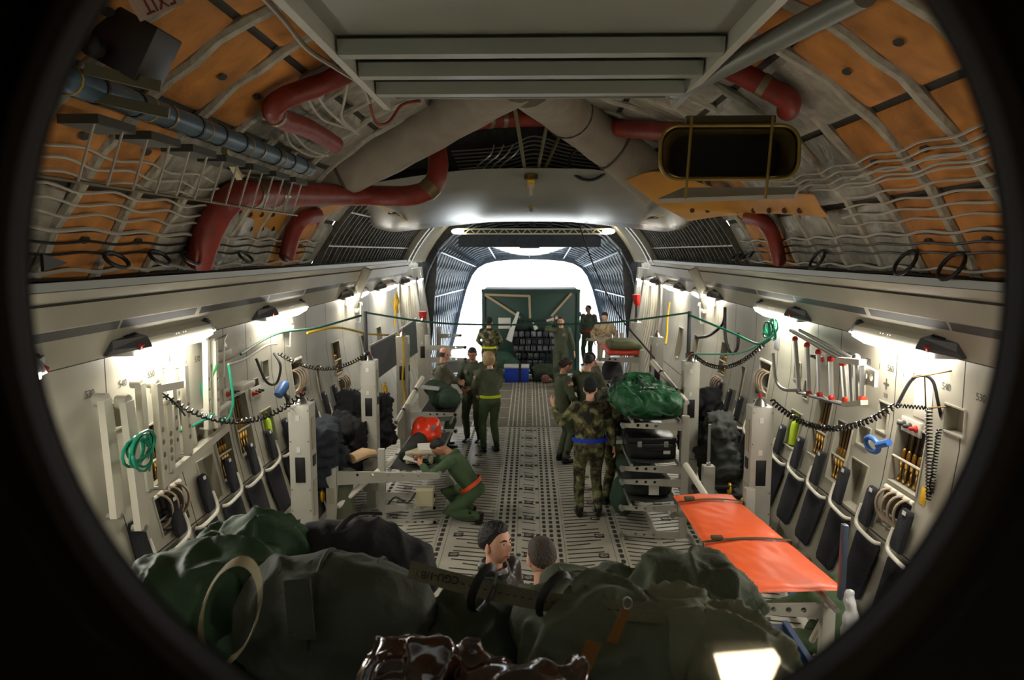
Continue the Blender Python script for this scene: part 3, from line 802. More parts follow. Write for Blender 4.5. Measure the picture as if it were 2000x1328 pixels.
# wire bundles along the shell
def shell_cable(ang, y0, y1, m, r, wav, ph, label, group, sx):
    pts = []
    n = int((y1-y0)/.31)
    for i in range(n+1):
        y = y0 + (y1-y0)*i/n
        a = ang + (wav*math.sin(i*PI/1.0 + ph) if False else wav*(.5-.5*math.cos(PI*i))*1.0)
        p = sh(a, y, RS-.075); pts.append(V((-p.x if sx < 0 else p.x, p.y, p.z)))
    cord('wire_bundle', pts, r, m, label, 'cable', 4, group, 5)
for sx, side in ((-1, 'left'), (1, 'right')):
    for k in range(6):
        shell_cable(.585+.026*k, 2.6, 6.4-.15*k, CABW, .0085, (-.012 if sx < 0 else -.007), 0, 'white wire in the drooping bundle on the upper %s shell' % side, 'white wires on the upper %s shell' % side, sx)
    for k in range(3):
        shell_cable(.50+.024*k, 2.6, 9.4, CABK, .009, -.006, 0, 'dark wire strung along the lower %s shell' % side, 'dark wires along the lower %s shell' % side, sx)
    for k in range(2):
        shell_cable(.462+.09*k, 2.6, 9.5, CABW, .012, -.008, 0, ('lower' if k == 0 else 'upper') + ' thick white cable along the %s shell just above the ledge' % side, None, sx)
    b = MB()
    for k in range(2):
        b.tube([V((sx*(2.80+.05*k), 1.6+.5*i, 3.225+.012*math.sin(i*1.7+k))) for i in range(31)], .018, 6)
    tag(b.build('cable_run', CABK), 'dark cable run lying on the ledge above the %s cove' % side, 'cable')
if True:      # extra bundle of white wires on the right shell, higher up
    for k in range(4):
        shell_cable(.70+.018*k, 2.6, 7.0, CABW, .0085, -.009, 0, 'white wire in the higher bundle crossing the right orange panels', 'higher white wires on the right shell', 1)
# lashing loops standing on the ledges
def loop(px, py, Yd, w, h, tri, label, sx):
    c = Q(px, py, Y=Yd); b = MB()
    if tri: pts = [c+V((0, -w, h*.9)), c+V((0, -w, -h)), c+V((0, w, -h*.1))]; b.prism(pts, (sx*.02, 0, 0))
    else: b.tube([c+V((sx*.05*math.sin(a), math.cos(a)*w, math.sin(a)*h)) for a in [2*PI*k/16 for k in range(16)]], .014, 6, closed=True)
    tag(b.build('lashing_loop' if not tri else 'gusset_plate', CABK), label, 'loop' if not tri else 'gusset')
for i, (px, py, tri) in enumerate(((110, 512, 1), (228, 508, 0), (312, 503, 0), (372, 503, 0), (430, 503, 1), (480, 502, 0), (560, 500, 0))):
    loop(px, py, 1450*2.9/(1034-px), .11, .05, tri, '%s black %s on the left ledge above the cove, counting from the camera' % (ORD[[0, 0, 1, 2, 1, 3, 4][i]], 'triangular plate' if tri else 'lashing loop'), -1)
for i, (px, py) in enumerate(((1858, 520), (1768, 513), (1596, 507), (1460, 500), (1440, 500))):
    loop(px, py, 1450*2.9/(px-1034), .12, .085 if i < 3 else .05, 0, '%s black lashing loop on the right ledge, counting from the camera' % ORD[i], 1)
# hanging wires at the upper left
for i, L in enumerate(([(620, 185), (640, 215), (680, 250), (700, 262)], [(600, 190), (625, 230), (660, 245), (695, 255)], [(680, 160), (672, 200), (668, 232), (700, 262)], [(510, 230), (560, 250), (600, 290), (640, 305)], [(555, 250), (570, 285), (610, 305), (640, 302)])):
    cord('loose_wire', [Q(x, y, Y=7.3-.0*i) for x, y in L], .011, CABW, 'loose white wire hanging near the bent red duct at the upper left', 'cable', 5, 'loose white wires at the upper left')
# lit crossbeam at the tail
t = thing('tail_crossbeam', 'pale lattice crossbeam with a light at each end above the ramp', 'beam')
A, B = Q(895, 452, Y=19.2), Q(1188, 452, Y=19.2)
b = MB(); b.beam(A+V((0, 0, .06)), B+V((0, 0, .06)), .1, .03); b.beam(A-V((0, 0, .06)), B-V((0, 0, .06)), .1, .03)
for k in range(26):
    c = A.lerp(B, (k+.5)/26); b.beam(c+V((-.06*(1 if k % 2 else -1), 0, -.06)), c+V((.06*(1 if k % 2 else -1), 0, .06)), .02, .02)
b.build('truss', mat('truss_cream', 'd9d3b6', .5), t)
for c in (A, B):
    b = MB(); b.ball(c + V((0, -.1, 0)), (.16, .1, .07), 12, 8); b.build('lamp_head', mat('tail_lamp', 'fff3d8', .5, emit=14), t)
b = MB()
for k in range(9):
    c = A.lerp(B, (k+.5)/9) + V((0, .3, .25)); b.box(c, (.14, .1, .2))
tag(b.build('hinge_row', mat('hinge_dark', '23252a', .6)), 'row of dark hinges above the lit crossbeam', 'hinge', kind='stuff')

# inverted exit placard at the top left
t = thing('exit_placard', 'pale pinkish strip with upside-down dark red lettering at the top left', 'sign')
A = Q(262, 22, Y=3.3, off=.1); B = Q(352, -14, Y=3.5, off=.1); u = (B-A).normalized(); n_ = (V((0, 0, CAMZ)) - A); n_ = (n_ - u*n_.dot(u)).normalized(); v_ = n_.cross(u)
b = MB(); b.prism([A - v_*.045, B - v_*.045, B + v_*.045, A + v_*.045], n_*.004); b.build('strip', mat('placard_pink', 'b09a88', .7), t, smooth=False)
text(t, 'lettering', 'EXIT', .085, (A+B)/2 + n_*.007, -u, -v_, mat('ink_red', '6a1c16', .7))
# ================================================================ PEOPLE
SKIN = mat('skin_light', 'dca78c', .5, var=.08, vscale=20); SKINT = mat('skin_tan', 'bd8768', .5, var=.08, vscale=20)
OLIVE = mat('flightsuit_olive', '4b533e', .85, var=.2, vscale=5, bump=.4, bscale=18)
OLIVG = mat('flightsuit_green', '445a3a', .85, var=.2, vscale=5, bump=.4, bscale=18)
JACKG = mat('jacket_greygreen', '6e6c5a', .6, var=.2, vscale=5, bump=.4, bscale=16)
LEATH = mat('leather_dark', '2a2522', .35, var=.25, vscale=7, bump=.4, bscale=20)
CAMO = camo('woodland_camo', ['22241b', '56442f', '55623a', '8d865e'], 9)
CAMOD = camo('desert_camo', ['7d6a50', 'a3906e', 'b3a184', '97825f'], 11)
BOOT = mat('boot_black', '0f0f10', .4)
HAIRK = mat('hair_black', '14110f', .6, bump=.6, bscale=70); HAIRB = mat('hair_brown', '33231a', .6, bump=.6, bscale=70)
HAIRG = mat('hair_greybrown', '4a4038', .7, bump=.7, bscale=80); HAIRD = mat('hair_blond', 'b09468', .6, bump=.7, bscale=60)
EYEW = mat('eye_white', 'd8d2c8', .3); EYEI = mat('eye_dark', '22160f', .2); LIP = mat('lip', '9a5a4e', .5)
def remesh(b, vox, smooth=3, wr=0, seed=0, wf=10, fold=0):
    me = bpy.data.meshes.new('tmp'); bmesh.ops.recalc_face_normals(b.bm, faces=b.bm.faces); b.bm.to_mesh(me); b.bm.free()
    o = bpy.data.objects.new('tmp', me); C.objects.link(o)
    m = o.modifiers.new('r', 'REMESH'); m.mode = 'VOXEL'; m.voxel_size = vox
    m = o.modifiers.new('s', 'SMOOTH'); m.iterations = smooth; m.factor = .5
    ev = o.evaluated_get(bpy.context.evaluated_depsgraph_get()); me2 = bpy.data.meshes.new_from_object(ev)
    C.objects.unlink(o); bpy.data.objects.remove(o); bpy.data.meshes.remove(me)
    if wr:
        so = V((seed*3.7, seed*1.3, 0)); nn = [v.normal.copy() for v in me2.vertices]
        for v, n in zip(me2.vertices, nn):
            q = v.co*wf + so
            if fold:     # sharp cloth creases along warped bands
                w_ = V((noise.noise(q*.7), noise.noise(q*.7 + V((9, 0, 0))), noise.noise(q*.7 + V((0, 7, 0)))))
                r1 = 1 - 2*abs(noise.noise(V((q.x*1.0, q.y, q.z*.55)) + w_*1.4)); r2 = 1 - 2*abs(noise.noise(V((q.x*.7+q.z*.9, q.y, q.z*.8-q.x*.6))*1.7 + w_))
                v.co += n*fold*(max(r1, 0)**3 + .6*max(r2, 0)**3)
            v.co += n*wr*(noise.noise(q) + .6*noise.noise(V((q.x*2.3, q.y*2.3, q.z*1.3))))
    me2.polygons.foreach_set('use_smooth', [True]*len(me2.polygons))
    return me2
def joinmesh(b, me, m=0):
    n0 = len(b.bm.faces); b.bm.from_mesh(me); b.bm.faces.ensure_lookup_table()
    for f in b.bm.faces[n0:]: f.material_index = m
def gs(x, a, s): return math.exp(-((x-a)/s)**2)
def head_pt(d, fem=0):
    if d.z > 0:
        q = (abs(d.x)**2.6 + abs(d.y)**2.6 + abs(d.z)**2.6)**(-1/2.6); d = d*q*.965
    x, y, z = .077*d.x, .098*d.y, .117*d.z
    if z < 0:
        t = -z/.119; x *= 1 - .30*t**1.6
        y *= (1 - .42*t) if d.y < 0 else (1 - .10*t)
    f = max(0, d.y)**1.5
    ax = abs(x)
    y += f*(.024*gs(x, 0, .012)*gs(z, -.028, .018) + .012*gs(x, 0, .010)*gs(z, -.004, .02) + .006*gs(z, .032, .012)*gs(x, 0, .05)
            - .010*gs(ax, .031, .014)*gs(z, .010, .012) + .006*gs(x, 0, .022)*gs(z, -.066, .012) - .003*gs(x, 0, .03)*gs(z, -.079, .006) + .010*gs(x, 0, .024)*gs(z, -.1, .018)
            + .003*gs(ax, .045, .018)*gs(z, -.022, .02))
    return V((x, y, z))
def sph(seg, rings):
    for i in range(rings+1):
        t = -PI/2 + PI*i/rings
        yield [V((math.cos(t)*math.sin(2*PI*k/seg), math.cos(t)*math.cos(2*PI*k/seg), math.sin(t))) if 0 < i < rings else V((.01*math.sin(2*PI*k/seg), .01*math.cos(2*PI*k/seg), -1 if i == 0 else 1)) for k in range(seg)]
def two_bone(a, t, l1, l2, pole):
    d = t - a; L = d.length
    if L > (l1+l2)*.998: t = a + d*((l1+l2)*.998/L); d = t - a; L = d.length
    x = (l1*l1 - l2*l2 + L*L)/(2*L); h = math.sqrt(max(l1*l1 - x*x, 0))
    u = d/L; p = V(pole) - u*V(pole).dot(u); p = p.normalized() if p.length > 1e-5 else V((0, 0, 1))
    return a + u*x + p*h, t
def hand(b, w, d, pn, s, side, m=0, curl=.5):
    """palm at wrist w along d, palm normal pn; side +1 right hand"""
    d = d.normalized(); pn = (pn - d*pn.dot(d)).normalized(); ac = d.cross(pn)*side   # towards the thumb
    L = []
    for t, rw, rt in ((-.03, .026, .022), (.0, .029, .019), (.04, .040, .017), (.085, .041, .014), (.095, .036, .011)):
        L.append([b.bm.verts.new(w + d*t*s + (ac*math.cos(2*PI*k/10)*rw + pn*math.sin(2*PI*k/10)*rt)*s) for k in range(10)])
    b.skin(L, m)
    for off, ln in ((.03, .068), (.010, .078), (-.011, .072), (-.030, .056)):
        p = w + (d*.085 + ac*off)*s; q = [p]; a = .25*curl; dd = d
        for j in range(3):
            dd = (d*math.cos(a) + pn*math.sin(a)); p = p + dd*ln*s*(.45, .32, .23)[j]; q.append(p); a += .9*curl
        b.tube(q, [.0095*s, .0092*s, .0082*s, .006*s], 6, m)
    p = w + (d*.02 + ac*.03)*s
    b.tube([p, p + (d*.035 + ac*.022 + pn*.012)*s, p + (d*.062 + ac*.022 + pn*.026)*s, p + (d*.082 + ac*.012 + pn*.034)*s], [.014*s, .012*s, .010*s, .007*s], 6, m)
def flagpatch(parent, c, n, up, s=.09, mirror=False):
    n = V(n).normalized(); up = V(up); up = (up - n*up.dot(n)).normalized(); u = up.cross(n)
    b = MB(); w, h = s, s*.6
    B_ = lambda x0, x1, z0, z1, m, e: b.prism([c + u*x + up*z + n*e for x, z in ((x0, z0), (x1, z0), (x1, z1), (x0, z1))], n*.002, m)
    B_(-w*.56, w*.56, -h*.58, h*.58, 3, 0)
    for k in range(7): B_(-w/2, w/2, -h/2 + h*k/7, -h/2 + h*(k+1)/7, 0 if k % 2 == 0 else 1, .0015)
    B_(-w/2, -w*.08, -h*.0, h/2, 2, .003)
    return b.build('flag_patch', [mat('flag_red', 'a02828'), mat('flag_white', 'd8d4cc'), mat('flag_blue', '2a3560'), mat('flag_gold', 'c09040')], parent, smooth=False)
def person(loc, yaw, label, H=1.76, top=OLIVE, legs=None, skin=SKIN, hair=('short', HAIRK), lh=None, rh=None, lp=(-1, -.6, -.3), rp=(1, -.6, -.3), lean=(0, 0), headr=(0, 0, 0),
           hipz=None, hipy=0, lf=None, rf=None, kp=(0, 1, .1), belt=None, hat=None, face=False, hd=0, collar=None, cth=.02, build=1, patch=None, hems=True, twist=0, lpn=None, rpn=None, group=None, curl=.5, beltn='belt'):
    s = H/1.76; root = thing('person', label, 'person', loc, R(yaw), group)
    hz = hipz if hipz is not None else .93
    pel = V((0, hipy, hz)); sp = Euler((-R(lean[0]), R(lean[1]), R(twist))).to_matrix()
    up = sp @ V((0, 0, 1)); rx = sp @ V((1, 0, 0)); fy = sp @ V((0, 1, 0))
    neck = pel + up*.53; shl = pel + up*.485 - rx*.175; shr = pel + up*.485 + rx*.175
    lh = V(lh) if lh else V((-.27, .04, .80)); rh = V(rh) if rh else V((.27, .04, .80))
    el, lh = two_bone(shl, lh, .29, .265, lp); er, rh = two_bone(shr, rh, .29, .265, rp)
    lf = V(lf) if lf else V((-.12, 0, .09)); rf = V(rf) if rf else V((.12, 0, .09))
    hl, hr = pel - rx*.095 - up*.02, pel + rx*.095 - up*.02
    kl, lf = two_bone(hl, lf, .43, .43, kp); kr, rf = two_bone(hr, rf, .43, .43, kp)
    Hm = (sp @ Euler((R(headr[1]), R(headr[2]), R(headr[0]))).to_matrix())
    hc = neck + up*.075 + fy*.02 + Hm @ V((0, .015, .095))
    W = build
    tors = [(-.10, .10*W, .09), (-.03, .165*W, .115), (.05, .16*W, .115), (.15, .145*W, .105), (.27, .165*W, .118), (.38, .18*W, .118), (.45, .17*W, .10), (.505, .11*W, .075), (.55, .06, .058)]
    def tubes(b, e, parts, wrist=1.0):
        if 't' in parts:
            L = []
            for h, a, c in tors:
                ee = e if h < .5 else e*.4
                L.append([b.bm.verts.new((pel + up*h + rx*math.cos(2*PI*k/16)*(a+ee) + fy*math.sin(2*PI*k/16)*(c+ee))*s) for k in range(16)])
            b.skin(L)
        if 'a' in parts:
            for S_, E_, W_ in ((shl, el, lh), (shr, er, rh)):
                W2 = E_.lerp(W_, wrist)
                b.tube([p*s for p in (S_ + (neck - S_)*.35, S_, S_.lerp(E_, .5), E_, E_.lerp(W2, .4), W2)], [r*s for r in (.05+e, .06+e, .052+e, .042+e*1.15, .042+e*1.1, .028+e*.9)], 10)
                b.ball(S_*s, (.062+e)*s, 10, 8)
        if 'l' in parts:
            for h_, K_, F_ in ((hl, kl, lf), (hr, kr, rf)):
                b.tube([p*s for p in (h_ + up*.05, h_.lerp(K_, .15), h_.lerp(K_, .55), K_, K_.lerp(F_, .35), K_.lerp(F_, .8), F_)], [r*s for r in (.085+e, .088+e, .072+e, .055+e*1.2, .054+e*1.2, .038+e*1.3, .04+e*1.1)], 10)
            b.ball(pel*s, (.15*s, .11*s, .12*s), 12, 8)
    # body
    b = MB(); tubes(b, -.004, 'tal'); b.tube([(neck - up*.05)*s, (neck + up*.03)*s, (hc + Hm @ V((0, -.018, -.05)))*s], [.062*s, .056*s, .052*s], 12)
    me = remesh(b, .02 if not hd else .012, 2)
    b = MB(); joinmesh(b, me); bpy.data.meshes.remove(me)
    sg, rg = (40, 34) if hd else (20, 16)
    b.skin([[b.bm.verts.new((hc + Hm @ head_pt(d))*s) for d in ring] for ring in sph(sg, rg)])
    for q in (-1, 1):
        b.ball((hc + Hm @ V((q*.077, -.008, -.008)))*s, (.010*s, .02*s, .033*s), 8, 6, rot=Hm @ Euler((R(-12), 0, R(-q*22))).to_matrix())
    lpn = V(lpn) if lpn else V((1, .2, .1)); rpn = V(rpn) if rpn else V((-1, .2, .1))
    hand(b, lh*s, lh-el, lpn, s, -1, curl=curl); hand(b, rh*s, rh-er, rpn, s, 1, curl=curl)
    body = b.build('body', skin, root, ang=80)
    # clothing
    sd = abs(hash(label)) % 7 if False else len(label) % 7
    if legs is None:
        b = MB(); tubes(b, .016, 'tal', .96); link('flight_suit', remesh(b, .02, 3, .009*s, sd), top, root)
    else:
        b = MB(); tubes(b, .024, 'ta', .97); link('jacket', remesh(b, .02, 3, .01*s, sd), top, root)
        b = MB(); tubes(b, .015, 'l'); link('trousers', remesh(b, .02, 3, .009*s, sd), legs, root)
    b = MB(); cr = .068
    b.tube([(neck + up*(.015 if fy.dot(rx*math.cos(a)+fy*math.sin(a)) < .6 else -.01) + rx*math.cos(a)*cr + fy*math.sin(a)*cr*.95)*s for a in [2*PI*k/16 for k in range(16)]], (cth*s, cth*1.5*s) if cth > .02 else .02*s, 8, closed=True)
    b.build('collar', collar or top, root)
    if belt:
        b = MB(); L = []
        for h in (.055, .105):
            for o in (0,): L.append([b.bm.verts.new((pel + up*h + rx*math.cos(2*PI*k/24)*(.16*W+.036) + fy*math.sin(2*PI*k/24)*.158)*s) for k in range(24)])
        b.skin(L, caps=False)
        for v in b.bm.verts: pass
        b.build(beltn, belt, root)
    for F_, K_ in ((lf, kl), (rf, kr)):
        fd = (F_ - K_).normalized(); tz = V((0, 1, 0)) if fd.z < -.75 else (V((0, 1, 0)) - fd*fd.y)
        tz = tz - V((0, 0, tz.z)) if fd.z < -.75 else V((0, -fd.y*.2, -1))
        tz.normalize(); b = MB()
        h0 = F_ - tz*.05; sole = V((0, 0, -.055)) if fd.z < -.75 else -tz.cross(V((1, 0, 0)))*0
        b.tube([(F_ + (K_-F_).normalized()*.14)*s, (F_ + (K_-F_).normalized()*.03)*s, (F_ + sole*.5 + tz*.0)*s], [.055*s, .052*s, .05*s], 10)
        b.tube([(h0 + sole)*s, (h0 + sole + tz*.05)*s, (F_ + sole + tz*.1)*s, (F_ + sole + tz*.17)*s, (F_ + sole + tz*.205)*s], [(.04*s, .034*s), (.046*s, .04*s), (.05*s, .034*s), (.046*s, .027*s), (.03*s, .02*s)], 10)
        b.build('boot', BOOT, root)
    # hair / hat
    st, hm = hair
    def cap(name, th, line, m, sgm=24, rgm=20, puff=0, jit=0):
        b = MB(); grid = []; rr = random.Random(len(label))
        for ring in sph(sgm, rgm):
            row = []
            for d in ring:
                k = line(d); p = head_pt(d)
                if d.y > 0: p.y = min(p.y, .098*d.y)
                t = max(0, min(1, k/.25)); t = t*t*(3-2*t)
                p = p*(1 + (th*t + jit*rr.uniform(-1, 1)*t) / .1) + V((0, 0, puff*t*max(0, d.z)))
                row.append((p, k))
            grid.append(row)
        vs = [[b.bm.verts.new((hc + Hm @ p)*s) for p, k in r] for r in grid]
        for i in range(rgm):
            for j in range(sgm):
                q = [(i, j), (i, (j+1) % sgm), (i+1, (j+1) % sgm), (i+1, j)]
                if max(grid[a][c][1] for a, c in q) > 0 and min(grid[a][c][1] for a, c in q) > -.12: b._f([vs[a][c] for a, c in q])
        for v in [v for v in b.bm.verts if not v.link_faces]: b.bm.verts.remove(v)
        return b.build(name, m, root, ang=80)
    short = lambda d: d.z - (.52*max(0, d.y)**.8 - .42*max(0, -d.y) + .0) - .10 + .25*(abs(d.x) > .8)*0
    D = (72, 60) if hd else ((40, 34) if st == 'fringe' else (28, 24))
    if st == 'short': cap('hair', .012, short, hm, *D, jit=.002)
    elif st == 'buzz': cap('hair', .006, short, hm, *D)
    elif st == 'thick': cap('hair', .018, short, hm, *D, puff=.012, jit=.004)
    elif st == 'bob': cap('hair', .036, lambda d: d.z - (.45 if d.y > .35 else -.75) , hm, *D, puff=.012, jit=.010)
    elif st == 'bun':
        cap('hair', .016, lambda d: d.z - (.45*max(0, d.y) - .5*max(0, -d.y)), hm, *D, jit=.004)
        b = MB(); b.ball((hc + Hm @ V((0, -.115, .03)))*s, (.05*s, .045*s, .05*s), 10, 8); b.build('hair_bun', hm, root)
    elif st == 'fringe': cap('hair', .003, lambda d: -abs(d.z + .05) + .3 - .6*max(0, d.y+.1), hm, *D)
    if hat == 'beanie': cap('watch_cap', .017, lambda d: d.z - (.22*max(0, d.y) - .18*max(0, -d.y)), mat('knit_black', '14171d', .9, bump=.5, bscale=80), 24, 20, puff=.02)
    if hat == 'patrol':
        cap('patrol_cap', .016, lambda d: d.z - .28, mat('cap_dark', '23221c', .8), 24, 20, puff=.01)
    if face:
        for q in (-1, 1):
            b = MB(); c = hc + Hm @ V((q*.031, .0755, .008)); b.ball(c*s, (.0145*s, .011*s, .0085*s), 10, 8, m=0, rot=Hm)
            b.ball((c + Hm @ V((q*.0, .0075, 0)))*s, .0062*s, 8, 6, m=1); e_ = b.build('eye', [EYEW, EYEI], root)
            b = MB(); b.tube([(hc + Hm @ V((q*x, y, z)))*s for x, y, z in ((.013, .097, .027), (.03, .092, .033), (.052, .074, .027))], [.0045*s, .006*s, .003*s], 6); b.build('eyebrow', hm if st != 'bald' else HAIRG, root)
        b = MB(); b.tube([(hc + Hm @ V((x, y, z)))*s for x, y, z in ((-.024, .074, -.066), (-.01, .0865, -.064), (.01, .0865, -.064), (.024, .074, -.066))], [.002*s, .005*s, .005*s, .002*s], 6)
        b.tube([(hc + Hm @ V((x, y, z)))*s for x, y, z in ((-.02, .076, -.074), (0, .086, -.077), (.02, .076, -.074))], [.002*s, .005*s, .002*s], 6); b.build('lips', LIP, root)
    for pt in (patch or []):
        S_, E_ = (shl, el) if pt == 'l' else (shr, er)
        ax = (E_-S_).normalized(); o_ = (-rx if pt == 'l' else rx); o_ = (o_ - ax*o_.dot(ax)).normalized()
        flagpatch(root, (S_.lerp(E_, .32) + o_*.082)*s, o_, -ax, .085*s)
    return root, dict(s=s, lh=lh, rh=rh, hc=hc, neck=neck, el=el, er=er, shl=shl, shr=shr, up=up, rx=rx, fy=fy, pel=pel)
LIME = mat('belt_lime', 'c8e010', .5); BLUEB = mat('belt_blue', '1440c8', .4); ORBELT = mat('belt_orange', 'f0501a', .5)
def G(px, py): p = P(px, py, Z=0); return (p.x, p.y, 0)
def emblem(root, c, n, r, m):
    b = MB(); b.lathe([(.001, .004), (r, .004), (r, 0)], c, n, 12); b.build('chest_patch', m, root)
PATCH = mat('patch_grey', '77746a', .7)
# the group in the aisle
r, k = person(G(868, 874), -72, 'bald man with folded arms in a grey flight jacket, standing by the left stretchers', 1.78, JACKG, OLIVG, hair=('fringe', HAIRG), face=True, lh=(.16, .24, 1.16), rh=(-.16, .26, 1.12), lp=(-1, -.1, -.6), rp=(1, -.1, -.6), headr=(6, -8, 0), build=1.12, lean=(-2, 0))
r, k = person(G(925, 862), 165, 'dark-haired man in a flight suit looking down, between the bald man and the blonde woman', 1.74, OLIVE, skin=SKINT, hair=('short', HAIRK), face=True, lh=(-.06, .3, 1.05), rh=(.1, .3, 1.02), headr=(12, -22, 0))
emblem(r, k['neck']*k['s'] + V((-.09, .145, -.15)), (0, 1, .2), .045, PATCH); emblem(r, k['neck']*k['s'] + V((.09, .145, -.15)), (0, 1, .2), .04, PATCH)
person(G(958, 882), 22, 'blonde woman seen from behind with a yellow belt over her flight suit', 1.70, OLIVE, OLIVG, hair=('bob', HAIRD), lh=(-.17, .3, 1.0), rh=(.02, .28, 1.04), headr=(12, -14, 0), belt=LIME, beltn='reflective_belt', patch=['l'], build=.98)
person(P(962, 642, Y=18.9) * V((1, 1, 0)) if False else (-1.02, 18.6, 0), -8, 'person in camouflage and dark knit cap facing the green container, back turned', 1.76, CAMO, hair=('buzz', HAIRK), hat='beanie', lh=(-.2, .25, 1.0), rh=(.2, .25, 1.0), belt=LIME, beltn='reflective_belt')
r, k = person((.80, 18.6, 0), 172, 'man in a flight suit holding a phone to his ear before the green container', 1.80, OLIVE, hair=('buzz', HAIRB), face=True, rh=(.19, .17, 1.66), rp=(.7, .4, -1), lh=(-.34, .05, .86), headr=(-6, -4, 0), rpn=(-.8, -.5, .1))
emblem(r, k['neck']*k['s'] + V((-.09, .145, -.15)), (0, 1, .2), .045, PATCH)
b = MB(); b.box((k['rh']+V((-.05, .0, .09)))*k['s'], (.02, .05, .13), None, .004); b.build('phone', BLACKP, r)
person((1.78, 22.2, 0), 150, 'tall man in a grey-green jacket out on the ramp right of the green container', 1.84, JACKG, OLIVG, hair=('buzz', HAIRB), face=True, belt=ORBELT, beltn='reflective_belt', headr=(-20, 0, 0))
person((2.06, 20.3, 0), 170, 'man in a tan desert camouflage jacket and dark cap, on the ramp at right', 1.76, CAMOD, mat('trouser_tan', '8b7b63', .85), hair=('buzz', HAIRK), hat='patrol', face=True, headr=(-30, 10, 0), collar=mat('fur_beige', 'a8906c', .95, bump=1, bscale=90), build=1.2, lh=(-.26, .12, .95), rh=(.26, .12, .95))
person(G(1098, 902), -68, 'dark-haired woman with tied-up hair in a flight suit, seen in profile facing right', 1.72, OLIVE, skin=SKINT, hair=('bun', HAIRB), face=True, lh=(.0, .22, 1.05), rh=(.16, .2, 1.0), headr=(-2, -14, 0), build=.98, patch=['r'])
person((.93, 11.75, 0), -25, 'dark-haired man in a flight suit seen from behind, right of the woman with tied-up hair', 1.78, OLIVE, hair=('short', HAIRK), lh=(-.2, .34, 1.08), rh=(.2, .3, 1.0), headr=(0, -16, 0))
person((1.1, 12.4, 0), 95, 'short-haired man looking down, standing by the green kit bag', 1.76, JACKG, OLIVG, hair=('buzz', HAIRB), face=True, headr=(-8, -25, 0))
person(G(1150, 1008), 6, 'soldier in woodland camouflage with a blue belt and black cap, seen from behind', 1.80, CAMO, hair=('buzz', HAIRK), hat='beanie', lh=(-.44, .14, 1.40), lp=(-1, -.2, -1), rh=(.33, .05, .84), belt=BLUEB, beltn='reflective_belt', headr=(-12, 0, 0), build=1.16)
person((1.14, 9.72, 0), -35, 'bare-headed soldier in camouflage right of the one with the blue belt', 1.78, CAMO, skin=SKINT, hair=('buzz', HAIRK), headr=(-25, -5, 0), face=True)
# kneeling man
r, k = person(G(905, 1014), 84, 'crouching man in a green flight suit with an orange belt writing by the left stretcher', 1.76, OLIVG, skin=SKINT, hair=('short', HAIRK), hipz=.40, hipy=-.14, lean=(34, 0), lf=(-.13, -.24, .10), rf=(.13, -.10, .09), kp=(0, 1, .25), lh=(-.08, .52, .72), rh=(.10, .56, .74), lp=(-1, -.3, -.6), rp=(1, -.3, -.6), headr=(0, -20, 0), face=True, belt=ORBELT, beltn='reflective_belt', patch=['r'], curl=.8)
b = MB(); b.box((.21, .22, .42), (.004, .13, .14), Euler((.5, .2, 0)).to_matrix()); b.build('knee_card', mat('paper', 'd8d6ce', .7), r)
b = MB(); b.box(k['rh']*k['s'] + V((-.06, .10, .01)), (.16, .24, .012), Euler((.25, 0, .1)).to_matrix()); tag(b.build('notepad', mat('paper'), r), 'white notepad', None) if False else b.build('notepad', mat('paper'), r)
# near pair standing just beyond the bags
r, k = person((-.215, 4.36, 0), -122, 'man in a dark leather jacket talking, face turned right, just beyond the bags', 1.75, LEATH, OLIVG, hair=('thick', HAIRK), face=True, hd=1, headr=(-4, 12, -4), build=1.05, cth=.036)
r, k = person((.085, 4.02, 0), 8, 'grey-haired man in a camouflage jacket seen from behind, just beyond the bags', 1.80, CAMO, hair=('buzz', HAIRG), hd=1, headr=(10, -6, 0), build=1.1)
# seated at the right wall
r, k = person((2.25, 5.35, 0), 40, 'brown-haired person bending low beside the near end of the orange stretcher', 1.72, OLIVG, hair=('thick', HAIRB), hipz=.52, hipy=-.25, lean=(38, 0), lf=(-.14, .3, .09), rf=(.14, .3, .09), lh=(-.1, .5, .62), rh=(.2, .42, .55), headr=(10, -25, 0), patch=['r'])
# ================================================================ WALL FITTINGS
SEATB = mat('seat_cushion', '1b1c20', .9, bump=.3, bscale=70); PAD2 = mat('seat_pan_cloth', '33332f', .9, var=.2)
LABELW = mat('label_white', 'cfcdc4', .6)
def wpt(sx, y, z, off): return V((sx*(wx(z)-off), y, z))
def wplate(b, sx, poly, th, off, m=None, bulge=.012):
    """padded plate lying against the sloped wall: poly of (y, z)"""
    cy = sum(p[0] for p in poly)/len(poly); cz = sum(p[1] for p in poly)/len(poly)
    A = [b.bm.verts.new(wpt(sx, y, z, off)) for y, z in poly]
    B = [b.bm.verts.new(wpt(sx, y, z, off+th*.7)) for y, z in poly]
    Cc = [b.bm.verts.new(wpt(sx, cy+(y-cy)*.88, cz+(z-cz)*.9, off+th+bulge)) for y, z in poly]
    b.skin([A, B, Cc], m); return b
def rpoly(y0, y1, z0, z1, tp=0, r=.03):
    return [(y0+tp, z0+r), (y0+tp+r, z0), (y1-tp-r, z0), (y1-tp, z0+r), (y1, z1-r), (y1-r, z1), (y0+r, z1), (y0, z1-r)]
